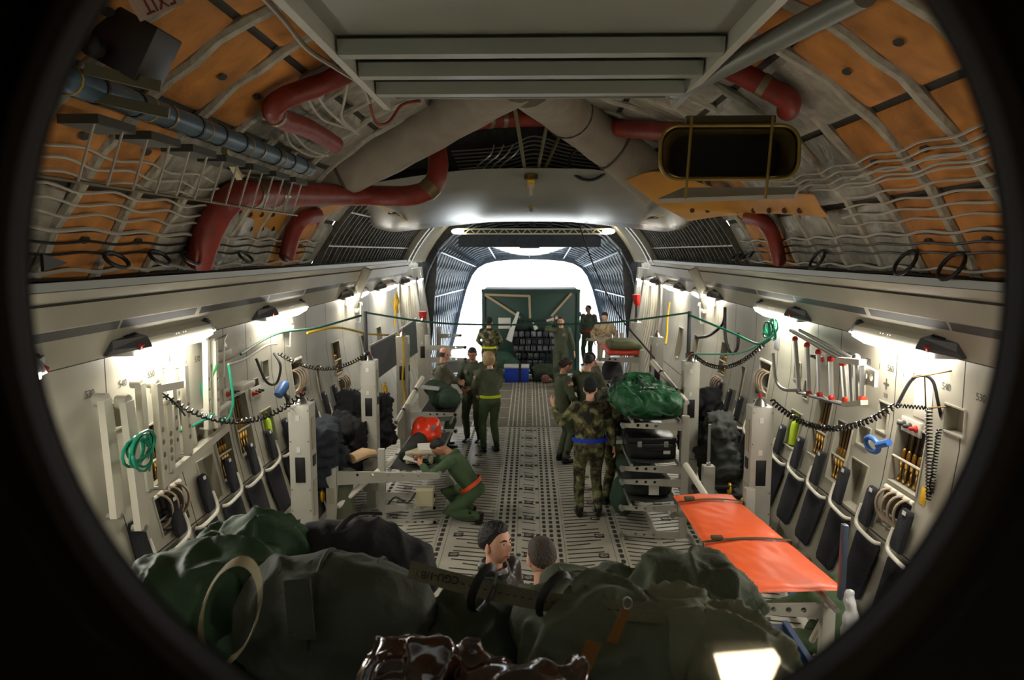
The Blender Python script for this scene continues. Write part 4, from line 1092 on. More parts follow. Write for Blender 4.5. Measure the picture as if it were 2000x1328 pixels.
def make_seat():
    t = thing('sidewall_seat', '', 'seat')
    o = wplate(MB(), 1, rpoly(-.215, .2, .54, 1.03, .04), .025, .025, bulge=.006).build('backrest', SEATB, t)
    o = wplate(MB(), 1, rpoly(.02, .18, 1.09, 1.42, 0, .02), .03, .035, bulge=.006).build('headrest', SEATB, t)
    b = MB(); b.prism([wpt(1, y, z, .075) for y, z in ((.07, 1.385), (.12, 1.385), (.12, 1.415), (.07, 1.415))], (-.003, 0, 0)); b.build('size_label', LABELW, o)
    b = MB(); b.tube(smooth_pts([wpt(1, .2, 1.24, .06), wpt(1, .2, 1.13, .07), wpt(1, .165, 1.075, .075), wpt(1, .06, 1.058, .08), wpt(1, -.16, 1.05, .08), wpt(1, -.19, 1.04, .03)], 4), .017, 8); b.build('top_bar', WHITE, t)
    wplate(MB(), 1, rpoly(-.18, .17, .26, .5, -.03), .04, .15).build('seat_pan', PAD2, t)
    b = MB(); b.ball(wpt(1, .12, .47, .23), (.03, .05, .085), 10, 8); b.build('life_vest_pouch', YEL, t)
    return t
seat0 = make_seat(); first = True
for sx, side, y0 in ((1, 'right', 5.5), (-1, 'left', 5.14)):
    for k in range(11):
        o = seat0 if first else dup(seat0); first = False
        o.location = (0, y0 + .565*k, 0); o.scale = (sx, 1, 1)
        o['label'] = '%s dark sidewall seat on the %s wall, counting from the camera' % (ORD[k], side); o['group'] = 'sidewall seats on the %s wall' % side
# contents of the recesses
BRD = mat('brass_dark', '6e5530', .4, .8)
def make_tiedown():
    b = MB(); b.tube([(0, 0, .5), (0, .004, .3)], .011, 6, 1); b.lathe([(.014, .3), (.024, .29), (.026, .2), (.02, .19), (.026, .18), (.024, .12), (.012, .11), (.012, .03), (.02, .02), (.02, -.02), (.005, -.03)], seg=10, m=0)
    b.tube([(0, -.03, .52), (0, 0, .535), (0, .03, .52)], .008, 5, 1)
    return b.mesh('tie_down_device')
TD = make_tiedown(); TD.materials.append(BRASS); TD.materials.append(BRD)
def make_loopm():
    b = MB(); b.tube([(0, .0 + .11*math.sin(a), .13 - .14*math.cos(a)) for a in [PI*k/10 - PI*.2 for k in range(15)]], .02, 8, 0, flat=.6)
    return b.mesh('strap_loop')
SL = make_loopm(); SL.materials.append(mat('strap_pale', 'b9a58c', .4, .4))
def wname(sx, i): return ('nearest', 'second', 'third', 'fourth', 'fifth')[i] + ' %s wall bay' % ('left' if sx < 0 else 'right')
for sx, side in ((-1, 'left'), (1, 'right')):
    nb = nc = 0
    for y0, y1, z0, z1, d, k in REC:
        if k == 'brass':
            nm = '%s recess with brass devices on the %s wall' % (ORD[nb], side); nb += 1
            b = MB()
            b.tube([wpt(sx, y0, z0+(z1-z0)*.42, -.0), wpt(sx, y1, z0+(z1-z0)*.42, -.0)], .011, 6)
            tag(b.build('stowage_rail', OFFW), 'pale lower rail across the ' + nm, 'rail'); b = MB()
            b.tube([wpt(sx, y0, z1-.02, -.07), wpt(sx, y1, z1-.02, -.07)], .009, 6)
            tag(b.build('stowage_rail', OFFW), 'thin upper rail inside the ' + nm, 'rail')
            n = 5; f = (z1-z0)/.6
            for i in range(n):
                o = bpy.data.objects.new('tie_down_device', TD); C.objects.link(o); y = y0 + (y1-y0)*(i+.7)/(n+.4)
                o.location = wpt(sx, y, z0+.03, -.06+.0*i); o.scale = (1, 1, f); o.rotation_euler = (0, sx*.15, 0)
                tag(o, 'brass tie-down device hanging in the ' + nm, 'tie-down', 'brass devices in the ' + nm)
        elif k == 'coil':
            nm = '%s recess with looped straps on the %s wall' % (ORD[nc], side); nc += 1
            b = MB(); b.tube([wpt(sx, y0, z1-.0, -.0), wpt(sx, y1, z1-.0, -.0)], .022, 8); tag(b.build('stowage_bar', WHITE), 'thick white bar over the ' + nm, 'bar')
            b = MB(); b.tube([wpt(sx, y0, z0+.13, .0), wpt(sx, y1, z0+.13, .0)], .008, 6); tag(b.build('stowage_rail', GREYM), 'thin grey rail across the ' + nm, 'rail')
            for i in range(4):
                o = bpy.data.objects.new('strap_loop', SL); C.objects.link(o); o.location = wpt(sx, y0+.06+.1*i, z0+.06, -.05); o.rotation_euler = (0, 0, sx*.9)
                tag(o, 'pale looped tie-down strap in the ' + nm, 'strap', 'looped straps in the ' + nm)
        elif k == 'bottle':
            b = MB(); b.lathe([(.001, 0), (.048, .01), (.05, .24), (.03, .28), (.012, .29), (.012, .33), (.02, .34), (.02, .36), (.001, .365)], wpt(sx, (y0+y1)/2+.06, z0+.005, -.055), (sx*.12, 0, 1), 14)
            tag(b.build('oxygen_bottle', mat('lime_bottle', 'b8d820', .4)), 'lime green bottle standing in a recess of the %s wall' % side, 'bottle')
# slot handles and small plates on the wall
def wbox(name, sx, y, z, sy, sz, th, m, label, cat, rot=0):
    b = MB(); tl = math.atan2(wx(z+.1)-wx(z-.1), .2)
    b.box(wpt(sx, y, z, th/2), (th, sy, sz), Euler((0, sx*tl, 0)).to_matrix(), .004)
    return tag(b.build(name, m), label, cat)
wbox('wall_placard', 1, 5.72, 2.28, .26, .34, .006, mat('placard', 'e0dccb', .5), 'white paper placard on the right wall under the nearest lamp', 'placard')
wbox('wall_placard', 1, 9.15, 2.36, .2, .3, .006, mat('placard_grey', '8d8f90', .5), 'grey printed placard on the right wall beyond the aluminium frames', 'placard')
wbox('equipment_shelf', -1, 7.55, 2.02, .34, .05, .14, OFFW, 'small white shelf bracket on the left wall near the first green hose', 'shelf')
wbox('equipment_shelf', -1, 6.85, 1.93, .34, .06, .16, OFFW, 'white outlet shelf on the left wall beside the hanging green hose', 'shelf')
def outlet(sx, y, z, label):
    t = thing('oxygen_outlet', label, 'outlet', wpt(sx, y, z, 0)); s = -sx
    for k in range(3):
        b = MB(); b.lathe([(.03, 0), (.03, .03), (.018, .04), (.014, .08)], (0, -.09+.09*k, 0), (s, 0, .1), 10); b.build('valve', mat('valve', '3a3c3c', .4, .4) if k else RED, t)
    b = MB(); b.box((s*.01, 0, 0), (.02, .3, .12), None, .005); b.build('backplate', OFFW, t)
    return t
outlet(-1, 7.35, 1.98, 'small panel of three outlet valves on the left wall beside the shelf bracket')
outlet(-1, 8.0, 1.86, 'three valve outlet panel on the left wall, second from the camera')
outlet(1, 7.75, 2.3, 'outlet panel with a red valve beside the aluminium frames on the right wall')
outlet(1, 5.85, 2.02, 'silver outlet valves above the nearest right wall recess')
# stencilled marks
def wtext(s, sx, y, z, size, nm='stencil_marking'):
    tl = math.atan2(wx(z+.1)-wx(z-.1), .2)
    w_ = bpy.data.objects['wall_left' if sx < 0 else 'wall_right']
    return text(w_, nm, s, size, wpt(sx, y, z, .004), (0, -sx*1, 0) if sx > 0 else (0, 1, 0), (sx*math.sin(tl), 0, math.cos(tl)), mat('stencil_ink', '45443e', .8))
for sx in (-1, 1):
    for k in range(6):
        wtext(('530', '540', '550', '560', '570', '580')[k], sx, 5.0+.42*k, 2.42, .075)
        wtext('|', sx, 5.2+.42*k, 2.42, .06)
    wtext('+', sx, 6.32, 2.27, .2); wtext('550', sx, 6.32, 2.18, .05)
    for k in range(8): wtext('|', sx, 7.6+.2*k, 2.45, .05)
# IV hooks and small brackets on the wall
def iv_hook(sx, y, z, label):
    t = thing('hook_bracket', label, 'bracket', wpt(sx, y, z, 0)); s = -sx
    b = MB(); b.tube(smooth_pts([(0, .28, .05), (s*.1, -.05, .02), (s*.14, -.12, .03), (s*.16, -.15, .0), (s*.16, -.13, -.02)], 4), .008, 6); b.build('arm', WHITE, t)
    b = MB(); b.tube([(s*.12, -.08, .02), (s*.1, -.08, -.32), (0, .1, -.34)], .008, 6); b.build('drop_rod', WHITE, t)
    b = MB(); b.box((s*.03, .1, -.12), (.05, .3, .07), None, .005); b.build('mount', OFFW, t)
iv_hook(-1, 7.1, 2.52, 'white wall hook bracket with a drop rod, nearest on the left wall')
iv_hook(-1, 9.1, 2.56, 'white wall hook bracket under the second lamp on the left wall')
iv_hook(-1, 12.9, 2.5, 'white hook bracket among the bright lamps at the far left wall')
iv_hook(1, 12.9, 2.5, 'white hook bracket with yellow hoses at the far right wall')
# litter arms stowed upright on the left wall
STOW = mat('arm_paint', 'c9c5b4', .4, .1)
def stowed(y, z0, z1, w, label, off=.1, lean=0, holes=1, m=None):
    t = thing('stowed_arm', label, 'arm', (0, y, 0))
    A, B = wpt(-1, 0, z0, off), wpt(-1, lean, z1, off)
    b = MB(); d = (B-A); L = d.length
    hs = [(0, L*f, w*.28) for f in (.2, .32, .44, .56)] if holes else []
    b.plate([(-w/2, 0), (w/2, 0), (w*.42, L), (-w*.42, L)], hs, A, (0, 1, 0), d, .05); b.build('arm_plate', m or STOW, t, ang=30)
    b = MB(); b.lathe([(.001, -.04), (w*.42, -.04), (w*.42, .04), (.001, .04)], B, (1, 0, 0), 10); b.build('end_roller', OFFW, t)
    b = MB(); b.lathe([(.001, -.05), (w*.2, -.05), (w*.2, .05), (.001, .05)], A, (1, 0, 0), 8); b.build('pivot', STEEL, t)
    return t
stowed(4.98, 1.55, 2.38, .12, 'plain stowed litter arm nearest the camera on the left wall', .08, .02, 0)
stowed(5.1, 1.42, 2.34, .13, 'plain stowed litter arm second from the camera on the left wall', .16, .03, 0)
stowed(5.34, 1.62, 2.42, .08, 'perforated stowed litter arm leaning on the left wall behind the plain pair', .12, .06)
stowed(5.46, 1.6, 2.4, .08, 'perforated stowed litter arm joined by a link at its top, left wall', .18, .06)
stowed(5.62, 1.68, 2.2, .09, 'short stowed litter arm hanging inside the linked pair, left wall', .16, .08)
stowed(5.86, 1.72, 2.48, .07, 'stowed litter arm under the left end of the nearest left lamp', .1, .06)
stowed(5.98, 1.72, 2.46, .07, 'stowed litter arm with slots right of the linked pair, left wall', .15, .06)
stowed(6.55, 1.8, 2.6, .065, 'brightly lit stowed litter arm below the nearest left lamp, first of two', .08, .1)
stowed(6.68, 1.78, 2.58, .065, 'brightly lit stowed litter arm below the nearest left lamp, second of two', .1, .1)
b = MB(); b.beam(wpt(-1, 5.5, 2.36, .19), wpt(-1, 5.95, 2.32, .19), .05, .06); tag(b.build('link_bar', STOW), 'flat link bar joining the tops of two stowed arms on the left wall', 'bar')
b = MB(); b.beam(wpt(-1, 5.3, 1.56, .1), wpt(-1, 6.95, 1.72, .1), .05, .07); tag(b.build('support_rail', STOW), 'long rail below the stowed arms on the left wall', 'rail')
# folded aluminium frames on the right wall
ALU = mat('aluminium', 'c8c8c4', .3, .9)
t = thing('aluminium_frame', 'folded aluminium litter frame with red caps hanging on the right wall', 'frame')
def rp(px, py, X=2.78): return P(px, py, X=X)
tops = [(1553, 662), (1576, 674), (1598, 688), (1622, 702)]; bots = [(1560, 764), (1580, 768), (1601, 770), (1624, 776)]
for (a, c_) in zip(tops, bots):
    A, B = rp(*a), rp(*c_)
    b = MB(); b.tube([A, B], .024, 8); pl = b.build('pole', ALU, t)
    for q in (A, B):
        b = MB(); b.ball(q, .032, 8, 6); b.build('red_cap', RED, pl)
b = MB(); b.tube([rp(1545, 645), rp(1645, 702)], .022, 8); b.build('top_rail', ALU, t); b = MB(); b.tube([rp(1562, 645), rp(1665, 700)], .018, 8); b.build('top_rail', ALU, t)
b = MB(); b.tube([rp(1560, 766), rp(1650, 790)], .02, 8); b.build('bottom_rail', ALU, t)
t = thing('aluminium_frame', 'bundle of four upright aluminium poles, nearer of the two frames on the right wall', 'frame')
for i in range(4):
    A, B = rp(1646+13*i, 705+2*i, 2.74), rp(1652+11*i, 786-1*i, 2.74)
    b = MB(); b.tube([A, B], .026, 8); pl = b.build('pole', ALU, t)
    if i in (0, 3):
        for q in ((A, B) if i == 0 else (B,)):
            b = MB(); b.ball(q.lerp((A+B)/2, .12), .036, 8, 6); b.build('red_cap', ORANGE, pl)
b = MB(); b.beam(rp(1640, 703, 2.72), rp(1685, 708, 2.72), .06, .05); b.build('end_clamp', OFFW, t); b = MB(); b.beam(rp(1650, 790, 2.72), rp(1688, 786, 2.72), .06, .04); b.build('end_clamp', OFFW, t)
t = thing('clamp_bracket', 'white perforated clamp bracket reaching from the aluminium frames along the right wall', 'bracket')
b = MB(); b.plate([(0, 0), (.42, -.03), (.42, -.16), (.1, -.16)], [(.26, -.09, .03), (.36, -.09, .03)], rp(1672, 703, 2.8), (0, -1, 0), (0, 0, 1), .03); b.build('plate', OFFW, t)
b = MB(); b.ball(rp(1672, 700, 2.76), .04, 8, 6); b.build('knob', STEEL, t)
# blue hose clamp right, blue regulator left
t = thing('blue_hose', 'blue looped hose hanging out of a recess on the right wall', 'hose')
c = P(1708, 868, X=2.86); b = MB(); b.tube([c+V((-.02, .09*math.cos(a)*1.3, .055*math.sin(a))) for a in [2*PI*k/16 for k in range(16)]], .022, 8, closed=True); b.build('loop', mat('blue_hose', '3a6cb8', .4), t)
b = MB(); b.tube([c+V((-.02, -.1, .02)), c+V((0, -.24, .08))], .03, 8); b.build('tail', mat('blue_hose'), t)
t = thing('regulator', 'blue regulator with a dark hose on the left wall', 'regulator')
c = P(551, 760, X=-2.88); b = MB(); b.lathe([(.05, -.1), (.06, -.06), (.06, .05), (.045, .1), (.02, .12)], c, (.2, .6, .5), 12); b.build('body', mat('blue_reg', '35598a', .4), t)
b = MB(); b.tube(smooth_pts([c, c+V((.05, .02, -.12)), c+V((.02, .12, -.2)), c+V((.0, .2, -.12))], 4), .022, 8); b.build('hose', CABK, t)

wbox('warning_tag', 1, 5.53, 1.56, .08, .13, .004, YEL, 'yellow warning tag beside the vertical coiled cord on the right wall', 'tag')
t = thing('hook_bracket', 'thin dark hook rods holding the hoses at the near right wall', 'bracket')
for q in ((P(1780, 738, Y=5.5), P(1872, 722, Y=5.35)), (P(1806, 735, Y=5.5), P(1808, 800, Y=5.5)), (P(1812, 797, Y=5.48), P(1876, 792, Y=5.35))):
    b = MB(); b.tube(list(q), .006, 5); b.build('rod', BRD, t)
# ================================================================ LITTER STANCHIONS
STN = mat('stanchion_paint', 'a8a69a', .4, .05, var=.04)
def make_stanchion():
    t = thing('litter_stanchion', '', 'stanchion')
    b = MB(); b.box((0, 0, 1.13), (.2, .2, 1.74), None, .01); b.build('column', STN, t, ang=30)
    b = MB(); b.box((0, 0, .13), (.12, .14, .26)); b.box((0, 0, .015), (.26, .3, .03)); b.build('foot', STN, t)
    b = MB(); b.box((.0, -.102, 1.39), (.092, .008, .24), None, .004); b.build('black_plate', BLACKP, t)
    for z in (1.88, 1.58, .8):
        b = MB(); b.box((-.01, -.102, z), (.035, .004, .05)); b.build('label', LABELW, t)
    for sx in (-1, 1):
        b = MB(); b.box((sx*.102, 0, 1.72), (.006, .1, .3)); b.build('access_panel', WALLD, t); b = MB(); b.box((sx*.102, 0, 1.1), (.006, .1, .34)); b.build('access_panel', WALLD, t)
        b = MB(); b.box((sx*.104, 0, 1.46), (.01, .08, .1)); b.build('latch', DARK, t)
    b = MB()
    for z in (.35, .7, 1.0, 1.2, 1.66, 1.95):
        for x in (-.085, .085): b.lathe([(.001, 0), (.006, 0), (.006, .003)], (x, -.1, z), (0, -1, 0), 6)
    b.build('rivet', BRD, t)['kind'] = 'stuff'
    b = MB(); b.box((0, -.1005, .72), (.2, .004, .006)); b.build('seam', SEAM, t)
    b = MB(); b.lathe([(.001, 2.0), (.062, 2.0), (.05, 2.03), (.028, 2.06), (.014, 2.075), (.001, 2.08)], seg=14); b.build('top_cone', STEEL, t)
    b = MB(); b.lathe([(.001, 2.075), (.014, 2.075), (.016, 2.1), (.001, 2.115)], seg=8); b.build('indicator', RED, t)
    return t
st0 = make_stanchion(); first = True
SP = [(-2.12, 6.75), (-2.09, 9.56), (-2.12, 12.3), (-2.15, 14.9), (2.12, 6.75), (2.09, 9.56), (2.12, 12.3), (2.15, 14.9)]
for i, (x, y) in enumerate(SP):
    o = st0 if i == 0 else dup(st0)
    o.location = (x, y, 0); o['group'] = 'litter stanchions along the aisle'
    o['label'] = '%s grey box-section stanchion in the row along the %s wall' % (('nearest', 'second', 'third', 'fourth')[i % 4], 'left' if x < 0 else 'right')
def arm(parent, o, L, d, h0=.10, h1=.045, th=.03, n=3):
    """perforated cantilever arm from o along +-x"""
    b = MB(); hs = [(L*f, -.045+.012*f, .020) for f in ([.45, .6, .75] if n == 3 else [.2, .35, .5, .65, .8])]
    b.plate([(0, 0), (L, -.015), (L+.02, -.04), (L, -.015-h1), (0, -h0)], hs, o, (d, 0, 0), (0, 0, 1), th)
    a = b.build('arm', STN, parent, ang=30)
    b = MB(); b.lathe([(.001, -.03), (.028, -.03), (.028, .06), (.001, .06)], V(o)+V((d*L, .0, -.04)), (0, 1, 0), 10); b.build('arm_tip', GREYM, a)
    return a
def support(x, y, d, zs, label, L=.68, zt=None, n=3):
    t = thing('litter_support', label, 'litter support', (x, y, 0))
    zt = zt or max(zs)+.15
    b = MB(); b.box((0, 0, zt/2), (.085, .07, zt), None, .006); b.box((0, 0, .012), (.2, .22, .024)); b.build('post', STN, t, ang=30)
    for z in zs: arm(t, (d*.03, -.015, z), L, d, n=n)
    b = MB(); b.tube([(0, .0, zt-.05), (-d*.02, .28, zt-.4)], .022, 8); b.build('brace', OFFW, t)
    return t
support(-1.85, 9.04, 1, [.64, .40, .24, .05], 'litter support with four short arms beside the crouching man', .64, .95)
support(-1.85, 11.1, 1, [.98, .72, .4], 'litter support behind the orange bag at left', .7, 1.1)
support(-1.85, 13.35, 1, [1.72, 1.5, 1.2, .85], 'tall litter support next to the bald man', .66, 1.9)
support(-1.85, 15.0, 1, [1.75, 1.5, 1.2], 'farthest litter support on the left side', .42, 1.9)
support(1.83, 8.55, -1, [1.42, .90, .74, .42, .1], 'litter support with five arms below the green kit bag', .7, 1.5)
support(1.83, 10.85, -1, [1.42, .92, .5], 'litter support at the far end of the green kit bag', .7, 1.5)
support(1.85, 12.15, -1, [1.68, 1.3, .9], 'litter support under the folded red and olive litter', .66, 1.8)
support(1.85, 14.75, -1, [1.7, 1.3], 'farthest litter support on the right side', .66, 1.8)
# near post with a long arm at left
t = thing('litter_support', 'low square post with a long perforated arm behind the dark bag at left', 'litter support', (-2.36, 8.6, 0))
b = MB(); b.box((0, 0, .42), (.13, .12, .84), None, .008); b.build('post', STN, t, ang=30)
b = MB(); b.box((0, -.062, .5), (.07, .006, .2)); b.build('cover', WALLD, t)
arm(t, (.07, -.015, .8), 1.22, 1, .17, .07, .035, 5)
b = MB(); b.tube([(.08, -.08, .38), (.62, .62, .78)], .035, 10); b.build('strut', WHITE, t)
b = MB(); b.tube([(.06, 0, .2), (.5, .0, .0)], .025, 8); b.build('lower_brace', OFFW, t)
b = MB(); b.tube([(-.05, 0, .84), (-.05, 0, 1.32)], .018, 6); b.build('spike', GREYM, t)
# right-hand twin half hidden by the orange litter
t = thing('litter_support', 'low square post between the first two right stanchions', 'litter support', (2.2, 8.3, 0))
b = MB(); b.box((-.15, 0, .5), (.13, .12, .96), None, .008); b.build('post', STN, t, ang=30)
b = MB(); b.tube([(-.15, 0, .98), (-.15, 0, 1.46)], .018, 6); b.build('spike', GREYM, t)
b = MB(); b.tube([(-.42, -.05, 1.0), (-.2, -1.1, .62)], .035, 10); b.build('strut', WHITE, t)
b = MB(); b.ball((-.15, 0, 1.0), .03, 8, 6); b.build('knob', STEEL, t)
# struts with collars
for (a, c_, lab) in (((2.0, 9.3, 1.5), (1.75, 10.5, 1.85), 'white strut sloping between the stanchions above the green kit bag'), ((-2.0, 10.9, .85), (-1.75, 12.0, 1.35), 'white strut with dark bands sloping behind the orange bag')):
    t = thing('slanted_strut', lab, 'strut'); b = MB(); b.tube([a, c_], .036, 10); b.build('tube', WHITE, t)
    for f in (.25, .7):
        p = V(a).lerp(V(c_), f); d = (V(c_)-V(a)).normalized(); b = MB(); b.tube([p-d*.02, p+d*.02], .042, 10); b.build('collar', CABK, t)
# thin black uprights carrying the cord across the aisle
POSTL, POSTR = V((-2.17, 9.75, 2.60)), V((2.12, 9.85, 2.6))
for p, s_ in ((POSTL, 'left'), (POSTR, 'right')):
    b = MB(); b.box((p.x, p.y, 2.27), (.05, .03, .7), None, .005); b.box((p.x*.995, p.y-.13, 2.03), (.05, .3, .06))
    tag(b.build('black_upright', mat('upright_black', '1d1f22', .5)), 'thin black upright on the second %s stanchion holding the cord across the aisle' % s_, 'post')
# near station under the orange litter (right)
support(1.98, 4.72, -1, [1.09, .5], 'litter support carrying the near end of the orange litter', .66, 1.08, 5)
support(1.98, 6.5, -1, [1.09, .5], 'litter support under the far end of the orange litter', .66, 1.3)
b = MB(); b.box((2.02, 4.62, 1.42), (.035, .05, .5), None, .004); tag(b.build('blue_grey_upright', mat('upright_blue', '4a5564', .4, .4)), 'blue-grey upright bar at the near corner of the orange litter', 'post')
# dark hanging panels beside the left stanchions
for q, lab in (([(727, 676, 10.5), (772, 654, 11.6), (775, 712, 11.6), (735, 742, 10.5)], 'black hanging panel beside the second left stanchion'), ([(783, 645, 13.0), (812, 625, 14.4), (816, 688, 14.4), (790, 706, 13.0)], 'dark green hanging panel behind the third left stanchion')):
    pts = [P(x, y, Y=Y) for x, y, Y in q]; n = (pts[1]-pts[0]).cross(pts[3]-pts[0]).normalized()
    t = thing('hanging_screen', lab, 'panel'); b = MB(); b.prism(pts, n*.03); b.build('sheet', mat('panel_black', '2b2d2e', .6, var=.2) if 'black' in lab else mat('panel_green', '3d4a42', .6), t, smooth=False)
    b = MB(); b.tube([pts[0]+V((0, -.15, .02)), pts[1]+V((0, .1, .02))], .018, 6); b.build('top_rod', GREYM, t)
# ---------------------------------------------------------------- cords and hoses
COIL = mat('coil_black', '1c1b19', .15)
def coilcord(a, c_, sag, turns, r, wr, label, m=COIL):
    b = MB(); b.coil(a, c_, sag, r, turns, wr, 5)
    return tag(b.build('coiled_cord', m), label, 'cord')
tA, tA2 = V((-2.1, 6.75, 2.1)), V((2.1, 6.75, 2.1)); tB, tB2 = V((-2.1, 9.56, 2.1)), V((2.1, 9.56, 2.1))
coilcord(P(302, 758, Y=5.7), tA, .27, 34, .021, .009, 'black coiled cord from the left wall to the top of the nearest left stanchion')
cord('black_hose', [P(302, 758, Y=5.7), P(340, 785, Y=5.75), P(362, 812, Y=5.8)], .008, CABK, 'thin black lead beside the left coiled cord', 'cord')
coilcord(P(1508, 783, Y=6.7), P(1752, 790, Y=5.6), .22, 36, .021, .009, 'black coiled cord from the nearest right stanchion along the right wall')
cord('black_hose', [P(1752, 792, Y=5.6), P(1778, 745, Y=5.6), P(1800, 733, Y=5.55), P(1822, 745, Y=5.5), P(1833, 790, Y=5.45), P(1842, 822, Y=5.5), P(1862, 826, Y=5.55)], .013, CABK, 'black hose arching over the nearest right wall recess', 'hose')
coilcord(P(1814, 797, Y=5.45), P(1815, 975, Y=5.45), 0, 26, .022, .006, 'vertical coiled cord hanging at the near right wall')
coilcord(P(1752, 792, Y=5.55), P(1812, 797, Y=5.45), .0, 9, .014, .005, 'short coiled cord leading to the vertical coil at right')
coilcord(tB, P(545, 690, Y=8.6), .2, 34, .022, .008, 'black coiled cord from the second left stanchion to the left wall')
coilcord(tB2, P(1492, 672, Y=8.2), .22, 34, .022, .008, 'black coiled cord from the second right stanchion up to the green hose coil')
GH = mat('green_hose', '1c8a6a', .35)
b = MB(); b.tube(smooth_pts([P(470, 692, Y=7.6), P(540, 652, Y=8.6), P(620, 640, Y=9.2), P(706, 616, Y=9.75)], 6), .014, 6)
tag(b.build('green_hose', mat('green_dark', '1d4a38', .5)), 'dark green hose rising from the left wall to the left black upright', 'hose')
pts = [POSTL + V((.03, -.02, .0)), P(860, 631, Y=9.8), P(1040, 634, Y=9.8), P(1200, 629, Y=9.8), POSTR + V((-.03, -.02, 0))]
cord('aisle_cord', pts, .014, mat('green_dark'), 'long dark green cord strung across the aisle between the two black uprights', 'cord', 8)
cord('green_hose', [POSTR+V((0, -.02, -.03)), P(1430, 650, Y=9.0), P(1480, 672, Y=8.3), P(1505, 662, Y=8.1)], .014, GH, 'green hose from the right black upright to the coil on the right wall', 'hose')
cord('green_hose', [tB2+V((.02, -.06, .0)), P(1440, 690, Y=8.9), P(1490, 668, Y=8.3), P(1510, 655, Y=8.1)], .014, mat('green_pale', '6fb098', .35), 'pale green hose from the second right stanchion to the coil on the right wall', 'hose')
def hosecoil(px, py, X, r, n, label, m=GH, tilt=0):
    c = P(px, py, X=X); b = MB(); rnd = random.Random(n); pts = []
    for k in range(n*14):
        a = 2*PI*k/14; q = 1 + .18*math.sin(k*.23); pts.append(c + V((.04*math.sin(k*.31)+.02*(k/14/n)*(-1 if X > 0 else 1), r*q*math.cos(a), r*.8*q*math.sin(a) + .03*math.sin(k*.17))))
    b.tube(pts, .0105, 6, m=0); return tag(b.build('hose_coil', m), label, 'hose coil')
hosecoil(270, 880, -2.72, .125, 7, 'coil of green hose hanging at the near left wall')
hosecoil(1506, 643, 2.72, .105, 7, 'coil of green hose by the second right lamp')
cord('green_hose', [P(232, 800, Y=5.45), P(240, 840, Y=5.45), P(260, 865, Y=5.5)], .011, GH, 'short green lead into the near left hose coil', 'hose')
b = MB(); b.tube(smooth_pts([P(412, 712, Y=6.7), P(395, 755, Y=6.7), P(408, 800, Y=6.7), P(440, 822, Y=6.72), P(455, 790, Y=6.75), P(450, 735, Y=6.75), P(446, 712, Y=6.75)], 6), .013, 6)
tag(b.build('green_hose', GH), 'hanging loop of green hose on the left wall below the hook bracket', 'hose')
cord('green_hose', [P(424, 712, Y=6.72), P(408, 765, Y=6.72), P(402, 792, Y=6.72), P(418, 806, Y=6.74)], .011, mat('green_bright', '24904a', .4), 'bright green inner strand of the hanging hose loop at left', 'hose')
cord('green_hose', [P(305, 838, Y=5.9), P(350, 842, Y=6.1), P(395, 822, Y=6.4), P(418, 808, Y=6.6)], .011, GH, 'green hose running along the left wall rail to the hanging loop', 'hose')
cord('white_hose', [P(446, 712, Y=6.8), P(480, 700, Y=7.4), P(520, 675, Y=8.2), P(540, 672, Y=8.6)], .012, CABW, 'white hose running back from the hanging green loop on the left wall', 'hose')
cord('black_hose', [P(500, 700, Y=7.9), P(520, 745, Y=7.9), P(540, 748, Y=8.0), P(548, 715, Y=8.1), P(535, 690, Y=8.2)], .014, CABK, 'black hose loop hanging on the left wall below the coiled cord', 'hose')
cord('black_hose', [P(1360, 660, Y=9.9), P(1385, 655, Y=10.3), P(1410, 635, Y=10.6), P(1416, 610, Y=10.6)], .02, CABK, 'thick black hose rising to the right wall behind the right black upright', 'hose')
cord('black_hose', [P(1416, 600, Y=10.6), P(1417, 660, Y=10.5), P(1428, 690, Y=10.4), P(1440, 680, Y=10.3), P(1442, 650, Y=10.3)], .022, CABK, 'thick black hose hanging down the right wall in a hook', 'hose')
cord('grey_hose', [P(1510, 690, Y=7.9), P(1515, 740, Y=7.8), P(1530, 760, Y=7.6), P(1560, 762, Y=7.3)], .018, GREYM, 'grey hose curving from the green coil to the aluminium frames', 'hose')
YC = mat('yellow_cable', 'd0a818', .45)
for L, lab in (([(787, 655, 12.1), (789, 700, 12.1), (786, 740, 12.1), (790, 780, 12.1), (785, 815, 12.0)], 'yellow cable running down the third left stanchion'),
               ([(690, 645, 11.5), (712, 655, 11.6), (714, 690, 11.6), (700, 702, 11.6)], 'yellow cable hanging between the second and third left stanchions'),
               ([(600, 650, 9.5), (660, 640, 10.2), (720, 652, 11.0), (780, 655, 12.1)], 'yellow cable strung back to the third left stanchion'),
               ([(765, 585, 13.5), (772, 610, 13.5), (770, 640, 13.4)], 'yellow cable hanging below the far left lamps'),
               ([(1308, 590, 13.2), (1304, 620, 13.1), (1303, 650, 12.9), (1300, 672, 12.6)], 'yellow hose hanging below the far right lamps')):
    cord('yellow_line', [P(*q[:2], Y=q[2]) for q in L], .016, YC, lab)  # hanging yellow cables, with one hose at the far right
for i, (px, py, Y) in enumerate(((775, 600, 13.4), (752, 780, 11.0))):
    c = P(px, py, Y=Y); b = MB(); b.tube([c + V((.02*math.sin(k), .09*math.cos(2*PI*k/10), .14*math.sin(2*PI*k/10)+.004*k)) for k in range(34)], .013, 5)
    tag(b.build('yellow_coil', YC), ('coil of yellow cable under the far left lamps', 'coil of yellow cable on the second left stanchion')[i], 'cable coil')
cord('dark_rope', [P(1128, 430, Y=16.5), P(1160, 520, Y=14), P(1205, 610, Y=11.8), P(1258, 676, Y=10.6), P(1278, 700, Y=10.2)], .014, CABK, 'dark rope slanting from the roof to the right stretchers', 'rope')

